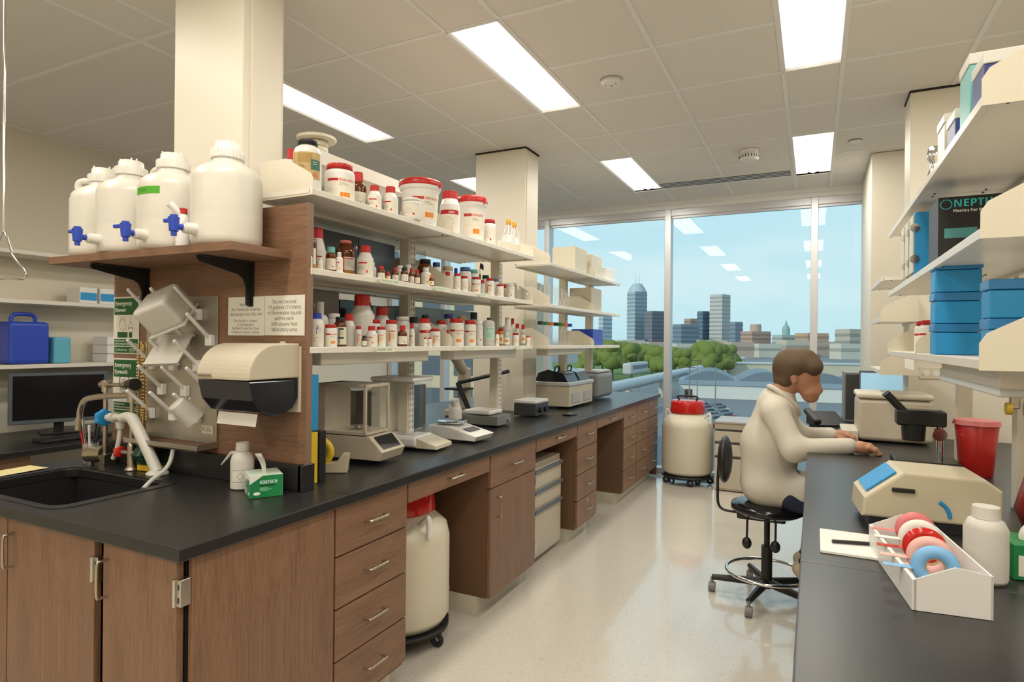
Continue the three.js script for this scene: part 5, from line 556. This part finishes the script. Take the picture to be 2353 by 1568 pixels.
// ---------- stool and man ----------
{
  const X = -0.235, Z = -3.83; let t = thing('lab_stool', 'black lab stool with chrome foot ring on five casters', 'stool', [X, 0, Z]);
  part('seat', lt([[0, 0.5], [0.17, 0.5], [0.2, 0.52], [0.195, 0.55], [0.15, 0.567], [0, 0.57]], 40), M.blackGloss, t); part('column', [cy(0.03, 0.03, 0.24, 0, 0.07, 0), cy(0.016, 0.016, 0.2, 0, 0.31, 0)], M.black, t); part('mechanism', bx(-0.16, 0.1, 0.46, 0.5, -0.06, 0.06, 0.01), M.black, t); part('foot_ring', new THREE.TorusGeometry(0.22, 0.01, 10, 56).rotateX(Math.PI / 2).translate(0, 0.16, 0), M.chrome, t);
  for (let k = 0; k < 5; k++) { const a = k * 1.2566 + 0.55, c = Math.cos(a), s = Math.sin(a); const l = part('leg', rod([0, 0.1, 0], [0.3 * c, 0.085, 0.3 * s], 0.026, 0.016), M.black, t); part('caster', [rod([0.3 * c - 0.018, 0.029, 0.3 * s], [0.3 * c + 0.018, 0.029, 0.3 * s], 0.028), rod([0.3 * c, 0.03, 0.3 * s], [0.3 * c, 0.085, 0.3 * s], 0.009)], M.grey, l); }
  part('backrest', sp(0.1, -0.235, 0.79, 0, 0.4, 1.4, 1.4, 28), M.black, t); part('back_post', tb([[-0.15, 0.48, 0], [-0.26, 0.5, 0], [-0.275, 0.62, 0], [-0.27, 0.78, 0]], 0.008), M.black, t); for (const x of [-0.1, 0.05]) part('lever', [rod([x, 0.47, 0.08], [x, 0.36, 0.1], 0.006), sp(0.026, x, 0.34, 0.1, 1, 1.3, 0.7)], M.black, t);
  // body meshed from tapered capsules joined by a smooth minimum
  function flesh(bones, lo, size, n, k = 0.03) {
    const mc = new MarchingCubes(n, new THREE.MeshStandardMaterial(), false, false, 400000); mc.isolation = 0; const P = V(), A = V(), D = V(), h = size / 2;
    const B = bones.map(([a, ra, b, rb]) => [V(...a), ra, V(...b).sub(V(...a)), rb]);
    for (let z = 0; z < n; z++) for (let y = 0; y < n; y++) for (let x = 0; x < n; x++) { P.set(lo[0] + x / n * size, lo[1] + y / n * size, lo[2] + z / n * size); let s = 9; for (const [a, ra, d, rb] of B) { A.copy(P).sub(a); const u = Math.max(0, Math.min(1, A.dot(d) / Math.max(1e-9, d.lengthSq()))), q = A.addScaledVector(d, -u).length() - ra - (rb - ra) * u, m = Math.max(0, k - Math.abs(s - q)) / k; s = Math.min(s, q) - m * m * k * 0.25; } mc.field[x + y * n + z * n * n] = -s; }
    mc.update(); const g = new THREE.BufferGeometry(), c = mc.count; g.setAttribute('position', new THREE.BufferAttribute(mc.positionArray.slice(0, c * 3), 3)); g.setAttribute('normal', new THREE.BufferAttribute(mc.normalArray.slice(0, c * 3), 3)); return g.scale(h, h, h).translate(lo[0] + h, lo[1] + h, lo[2] + h);
  }
  const skin = mt([0.50, 0.25, 0.15], 0.5), hair = mt([0.10, 0.06, 0.03], 0.7), denim = mt([0.02, 0.03, 0.06], 0.85), coat = mt([0.66, 0.62, 0.53], 0.9);
  const hand = (wx, wy, wz, s) => [[[wx - 0.05, wy, wz], 0.026, [wx + 0.02, wy + 0.006, wz], 0.028], [[wx + 0.02, wy + 0.004, wz], 0.03, [wx + 0.055, wy + 0.004, wz], 0.028], ...[-0.026, -0.009, 0.009, 0.026].flatMap((d, i) => { const L = [0.05, 0.06, 0.056, 0.044][i]; return [[[wx + 0.055, wy + 0.008, wz + d], 0.0095, [wx + 0.055 + L * 0.55, wy - 0.002, wz + d * 0.9], 0.009], [[wx + 0.055 + L * 0.55, wy - 0.002, wz + d * 0.9], 0.0088, [wx + 0.055 + L * 0.9, wy - 0.024, wz + d * 0.8], 0.0075]]; }), [[wx + 0.005, wy - 0.004, wz - s * 0.03], 0.012, [wx + 0.055, wy - 0.018, wz - s * 0.045], 0.009]];
  t = thing('person', 'man with brown hair in a white lab coat, seated and leaning over the bench', 'person', [0, 0, 0]);
  const headBones = [[[-0.10, 1.335, Z], 0.092, [-0.055, 1.335, Z], 0.088], [[-0.045, 1.27, Z], 0.068, [-0.02, 1.225, Z], 0.052], [[-0.02, 1.20, Z], 0.045, [-0.02, 1.185, Z], 0.036], [[0.012, 1.27, Z], 0.013, [0.034, 1.222, Z], 0.011], [[0.0, 1.185, Z], 0.02, [0.004, 1.178, Z], 0.016], [[0.012, 1.3, Z - 0.03], 0.016, [0.012, 1.3, Z + 0.03], 0.016], [[-0.105, 1.295, Z + 0.078], 0.018, [-0.098, 1.27, Z + 0.08], 0.012], [[-0.12, 1.28, Z], 0.062, [-0.19, 1.15, Z], 0.066]];
  part('body', [flesh(headBones, [-0.33, 1.06, Z - 0.22], 0.44, 96, 0.025), flesh(hand(0.20, 0.945, -3.62, 1), [0.11, 0.83, -3.73], 0.22, 84, 0.012), flesh(hand(0.12, 0.95, -4.0, -1), [0.03, 0.84, -4.11], 0.22, 84, 0.012)], skin, t);
  const hb = [[[-0.115, 1.355, Z], 0.1, [-0.06, 1.362, Z], 0.094], [[-0.14, 1.3, Z - 0.02], 0.075, [-0.15, 1.27, Z], 0.06], [[0.0, 1.35, Z - 0.05], 0.045, [0.0, 1.35, Z + 0.05], 0.045], [[-0.09, 1.36, Z + 0.05], 0.055, [-0.14, 1.27, Z + 0.055], 0.03]]; part('hair', flesh(hb, [-0.33, 1.1, Z - 0.22], 0.44, 88, 0.03), hair, t);
  const cb = [[[-0.235, 0.68, Z], 0.15, [-0.225, 0.9, Z], 0.152], [[-0.225, 0.9, Z], 0.15, [-0.19, 1.1, Z], 0.115], [[-0.19, 1.11, Z - 0.12], 0.07, [-0.19, 1.11, Z + 0.12], 0.07], [[-0.19, 1.16, Z], 0.078, [-0.16, 1.2, Z], 0.06], [[-0.24, 0.66, Z - 0.06], 0.1, [-0.05, 0.65, Z - 0.08], 0.095], [[-0.24, 0.66, Z + 0.06], 0.1, [-0.05, 0.65, Z + 0.08], 0.095], [[-0.19, 1.1, Z + 0.16], 0.072, [-0.09, 0.915, -3.6], 0.062], [[-0.09, 0.915, -3.6], 0.058, [0.165, 0.952, -3.62], 0.042], [[-0.19, 1.1, Z - 0.16], 0.072, [-0.08, 0.925, -4.03], 0.06], [[-0.08, 0.925, -4.03], 0.056, [0.085, 0.955, -4.0], 0.042]];
  part('lab_coat', flesh(cb, [-0.55, 0.48, Z - 0.42], 0.86, 120, 0.045), coat, t); part('collar', tb([[-0.235, 1.225, Z - 0.02], [-0.22, 1.235, Z + 0.06], [-0.16, 1.2, Z + 0.085], [-0.09, 1.13, Z + 0.05], [-0.075, 1.08, Z]], 0.015, 30), coat, t);
  part('trousers', flesh([[[-0.1, 0.63, Z - 0.09], 0.085, [0.2, 0.6, Z - 0.09], 0.07], [[-0.1, 0.63, Z + 0.09], 0.085, [0.2, 0.6, Z + 0.09], 0.07], [[0.2, 0.6, Z - 0.09], 0.062, [-0.02, 0.27, Z - 0.07], 0.05], [[0.2, 0.6, Z + 0.09], 0.062, [-0.02, 0.27, Z + 0.1], 0.05]], [-0.35, 0.1, Z - 0.42], 0.86, 90, 0.03), denim, t);
  for (const d of [-0.07, 0.1]) part('shoe', flesh([[[-0.055, 0.24, Z + d], 0.045, [-0.03, 0.215, Z + d], 0.045], [[-0.02, 0.21, Z + d], 0.042, [0.12, 0.19, Z + d], 0.034]], [-0.2, 0.05, Z + d - 0.2], 0.4, 48, 0.03), mt([0.55, 0.46, 0.33], 0.7), t);
}
// ---------- the city beyond the window ----------
{
  const GY = -14, C = Math.cos(rad(26.3)), S = Math.sin(rad(26.3));
  const W = (px, D) => { const a = (px - 1176.5) / 1405 * D; return [a * C - D * S, -a * S - D * C]; }, HT = (py, D, px) => 1.48 + (784 + (px - 1176.5) * 0.01 - py) / 1405 * D;
  const ground = struct('ground', bx(-3000, 3000, GY - 1, GY, -4000, -20), mt([0.20, 0.21, 0.22], 0.95)); part('lawn', bx(-260, -60, GY, GY + 0.05, -420, -200), mt([0.12, 0.2, 0.05], 1), ground);
  function tower(label, x0, x1, y0, D, col, turn = 0.5, extra) {
    const [cx, cz] = W((x0 + x1) / 2, D), w = (x1 - x0) / 1405 * D / (Math.cos(turn) + Math.sin(turn) * 0.8), top = HT(y0, D, (x0 + x1) / 2), t = thing('city_building', label, 'building', [cx, GY, cz], rad(26.3) + turn), h = top - GY, d = w * 0.8; part('block', bx(-w / 2, w / 2, 0, h, -d / 2, d / 2), mt(col, 0.7), t);
    const n = Math.max(2, Math.min(26, Math.round(h / 8))), b = []; for (let k = 1; k < n; k++) b.push(bx(-w / 2 - 0.3, w / 2 + 0.3, h * k / n, h * k / n + h / n * 0.4, -d / 2 - 0.3, d / 2 + 0.3)); part('window_band', b, mt(col.map((v) => v * 0.62 + 0.02), 0.35), t); if (extra) extra(t, w, h, d); return t;
  }
  tower('tallest pale blue skyscraper with stepped crown and two spires', 1441, 1485, 672, 1300, [0.34, 0.42, 0.48], 0.5, (t, w, h, d) => { part('crown', lt([[w * 0.62, h], [w * 0.5, h + 8], [w * 0.3, h + 18], [0, h + 19]], 4).rotateY(Math.PI / 4), mt([0.42, 0.5, 0.55], 0.6), t); for (const x of [-5, 5]) part('spire', rod([x, h + 16, 0], [x, h + 40, 0], 0.8, 0.4), M.alu, t); });
  tower('dark grey-brown stepped office tower beside the tallest skyscraper', 1482, 1527, 716, 1250, [0.16, 0.17, 0.21], 0.4); tower('pale blue office block behind the shelf end', 1376, 1405, 727, 1200, [0.4, 0.5, 0.58], 0.4); tower('low wide blue-grey office block right of the mullion', 1548, 1602, 746, 1150, [0.17, 0.23, 0.3], 0.3); tower('orange-brown office block behind the low blue-grey block', 1573, 1607, 733, 1300, [0.42, 0.3, 0.24], 0.4); tower('dark blue tower with narrow top in the skyline', 1602, 1629, 716, 1220, [0.12, 0.2, 0.26], 0.5);
  tower('broad white-grey skyscraper in the middle of the window', 1630, 1678, 678, 1200, [0.48, 0.48, 0.47], 0.75); tower('blue tower right of the broad white skyscraper', 1678, 1705, 740, 1150, [0.2, 0.26, 0.34], 0.4); tower('brown-pink hospital complex in the skyline', 1706, 1766, 762, 1050, [0.42, 0.28, 0.23], 0.3, (t, w, h) => part('drum', cy(9, 9, 12, 0, h, 0), mt([0.45, 0.32, 0.27], 0.7), t));
  tower('pale government building with a green dome', 1780, 1832, 770, 1000, [0.4, 0.45, 0.44], 0.2, (t, w, h) => part('dome', lt([[6, h], [6, h + 8], [5, h + 13], [2, h + 17], [0.5, h + 24], [0, h + 24]]), mt([0.22, 0.38, 0.36], 0.6), t)); tower('orange brick arena in the skyline', 1834, 1896, 766, 950, [0.48, 0.32, 0.22], 0.2); tower('beige hotel block at the right end of the skyline', 1925, 1987, 757, 700, [0.45, 0.41, 0.35], 0.3);
  for (let k = 0; k < 9; k++) tower(`low beige building, ${ORD[k]} from the left below the skyline`, 1420 + k * 62, 1478 + k * 62, 782 + (k % 3) * 4, 640 + (k % 4) * 40, [[0.52, 0.46, 0.38], [0.46, 0.36, 0.3], [0.55, 0.52, 0.46]][k % 3], 0.1);
  // beige block outside the left aisle, warehouses, guideway and train
  { const t = thing('city_building', 'beige building with pale windows seen under the chemical shelves', 'building', [-40, GY, -58], 0.2); part('wall', bx(-13, 13, 0, 22, -6, 6), mt([0.62, 0.5, 0.34], 0.8), t); for (let r = 0; r < 6; r++) for (let c = 0; c < 7; c++) part('window', bx(-11.5 + c * 3.5, -9.5 + c * 3.5, 2 + r * 3.3, 4 + r * 3.3, 5.95, 6.06), M.slate, t); }
  { const [x, z] = W(1640, 172), t = thing('warehouse', 'white warehouse with wavy dark barrel roofs beyond the car park', 'warehouse', [x + 10, GY, z], rad(26.3) - 0.32); part('wall', bx(-19, 40, 0, 4.6, -30, 0), mt([0.62, 0.62, 0.6], 0.8), t); part('fascia', bx(-19.3, 40.3, 3.7, 5, -30, 0.4), mt([0.25, 0.32, 0.4], 0.6), t); for (let k = 0; k < 4; k++) part('barrel_roof', ex(Array.from({ length: 15 }, (_, i) => { const a = i / 14; return [-18 + k * 14.5 + a * 14, 5 + 2.6 * Math.sin(a * Math.PI)]; }), 28).translate(0, 0, -29), mt([0.15, 0.19, 0.24], 0.5), t); part('door', bx(-17.5, -15.5, 0, 2.4, 0, 0.1), M.brown, t); }
  { const [x, z] = W(1850, 260), t = thing('warehouse', 'long cream flat-roofed warehouse behind the barrel roofs', 'warehouse', [x, GY, z], rad(26.3)); part('wall', bx(-32, 45, 0, 6.5, -20, 0), mt([0.62, 0.54, 0.4], 0.8), t); part('roof_edge', bx(-32.2, 45.2, 6.5, 7, -20, 0.3), M.lightGrey, t); }
  { const [ax, az] = W(1330, 110), [bxx, bz] = W(1710, 390), t = thing('guideway', 'raised concrete monorail guideway crossing the view', 'guideway', [0, 0, 0]); part('beam', [rod([ax, -8.2, az], [bxx, -8.2, bz], 1.3, 1.3, 4)], mt([0.58, 0.58, 0.57], 0.8), t); for (let k = 0; k < 10; k++) { const s = k / 9; part('pier', rod([ax + (bxx - ax) * s, GY, az + (bz - az) * s], [ax + (bxx - ax) * s, -9, az + (bz - az) * s], 0.8), mt([0.5, 0.47, 0.4], 0.8), t); }
    const [cx, cz] = W(1462, 165), q = thing('train', 'silver people-mover train on the raised guideway', 'train', [cx, -6.9, cz], Math.atan2(bxx - ax, bz - az)); part('body', bx(-1.3, 1.3, 0, 3, -9, 9, 0.6), M.lightGrey, q); part('window_band', bx(-1.33, 1.33, 1.3, 2.3, -8, 8), M.slate, q); }
  { const proto = thing('tree', 'green leafy tree, first from the left beyond the guideway', 'tree', [0, 0, 0], 0, 'street trees'); const fs = []; for (let k = 0; k < 26; k++) { const a = rnd() * 6.28, r = rnd() * 3.2, g = new THREE.IcosahedronGeometry(1.5 + rnd() * 1.2, 1); g.translate(r * Math.cos(a), 5 + rnd() * 5.5, r * Math.sin(a)); fs.push(g); } part('foliage', fs, mt([0.15, 0.19, 0.04], 0.95), proto); part('trunk', cy(0.35, 0.2, 6, 0, 0, 0, 8), M.brown, proto);
    [1345, 1385, 1408, 1432, 1452, 1476, 1498, 1520, 1552, 1574, 1590, 1608, 1624, 1644, 1662, 1680].forEach((px, k) => { const D = 235 + (k * 53 % 90), [x, z] = W(px, D), s = 1.0 + (k * 29 % 10) / 26, label = `green leafy tree, ${ORD[k]} from the left beyond the guideway`, o = k ? dup(proto, [x, GY, z], k, label) : proto; o.position.set(x, GY, z); o.scale.setScalar(s); }); }
  { const cols = [[0.5, 0.51, 0.52], [0.15, 0.18, 0.25], [0.3, 0.04, 0.05], [0.55, 0.55, 0.55], [0.08, 0.09, 0.11]], nm = ['silver', 'dark blue', 'maroon', 'white', 'black']; for (let r = 0; r < 3; r++) for (let k = 0; k < 6; k++) { const c = (r * 2 + k) % 5, [x, z] = W(1585 + r * 32 + k * 7, 146 - k * 6.5 - r * 1.5), t = thing('car', `${nm[c]} parked car, ${ORD[k]} from the back in the ${ORD[r]} row`, 'car', [x, GY, z], 0.9, 'parked cars'); part('body', bx(-2.2, 2.2, 0.35, 0.95, -0.88, 0.88, 0.25), mt(cols[c], 0.3), t); part('cabin', ex([[-1.5, 0.9], [1.2, 0.9], [0.6, 1.45], [-1.0, 1.45]], 1.5, 0.08).translate(0, 0, -0.75), M.slate, t); for (const a of [-1.35, 1.35]) part('wheel', rod([a, 0.34, -0.9], [a, 0.34, 0.9], 0.34), M.rubber, t); } }
  for (const [i, [px, D]] of [[1468, 190], [1603, 150], [1645, 120], [1585, 110], [1690, 230]].entries()) { const [x, z] = W(px, D), t = thing('lamp_post', `thin outdoor lamp post, ${ORD[i]} in the car park view`, 'lamp post', [x, GY, z]); part('pole', cy(0.14, 0.1, 11, 0, 0, 0, 10), M.grey, t); part('head', bx(-1, 1, 11, 11.15, -0.2, 0.2), M.dark, t); }
}
renderer.render(scene, camera);
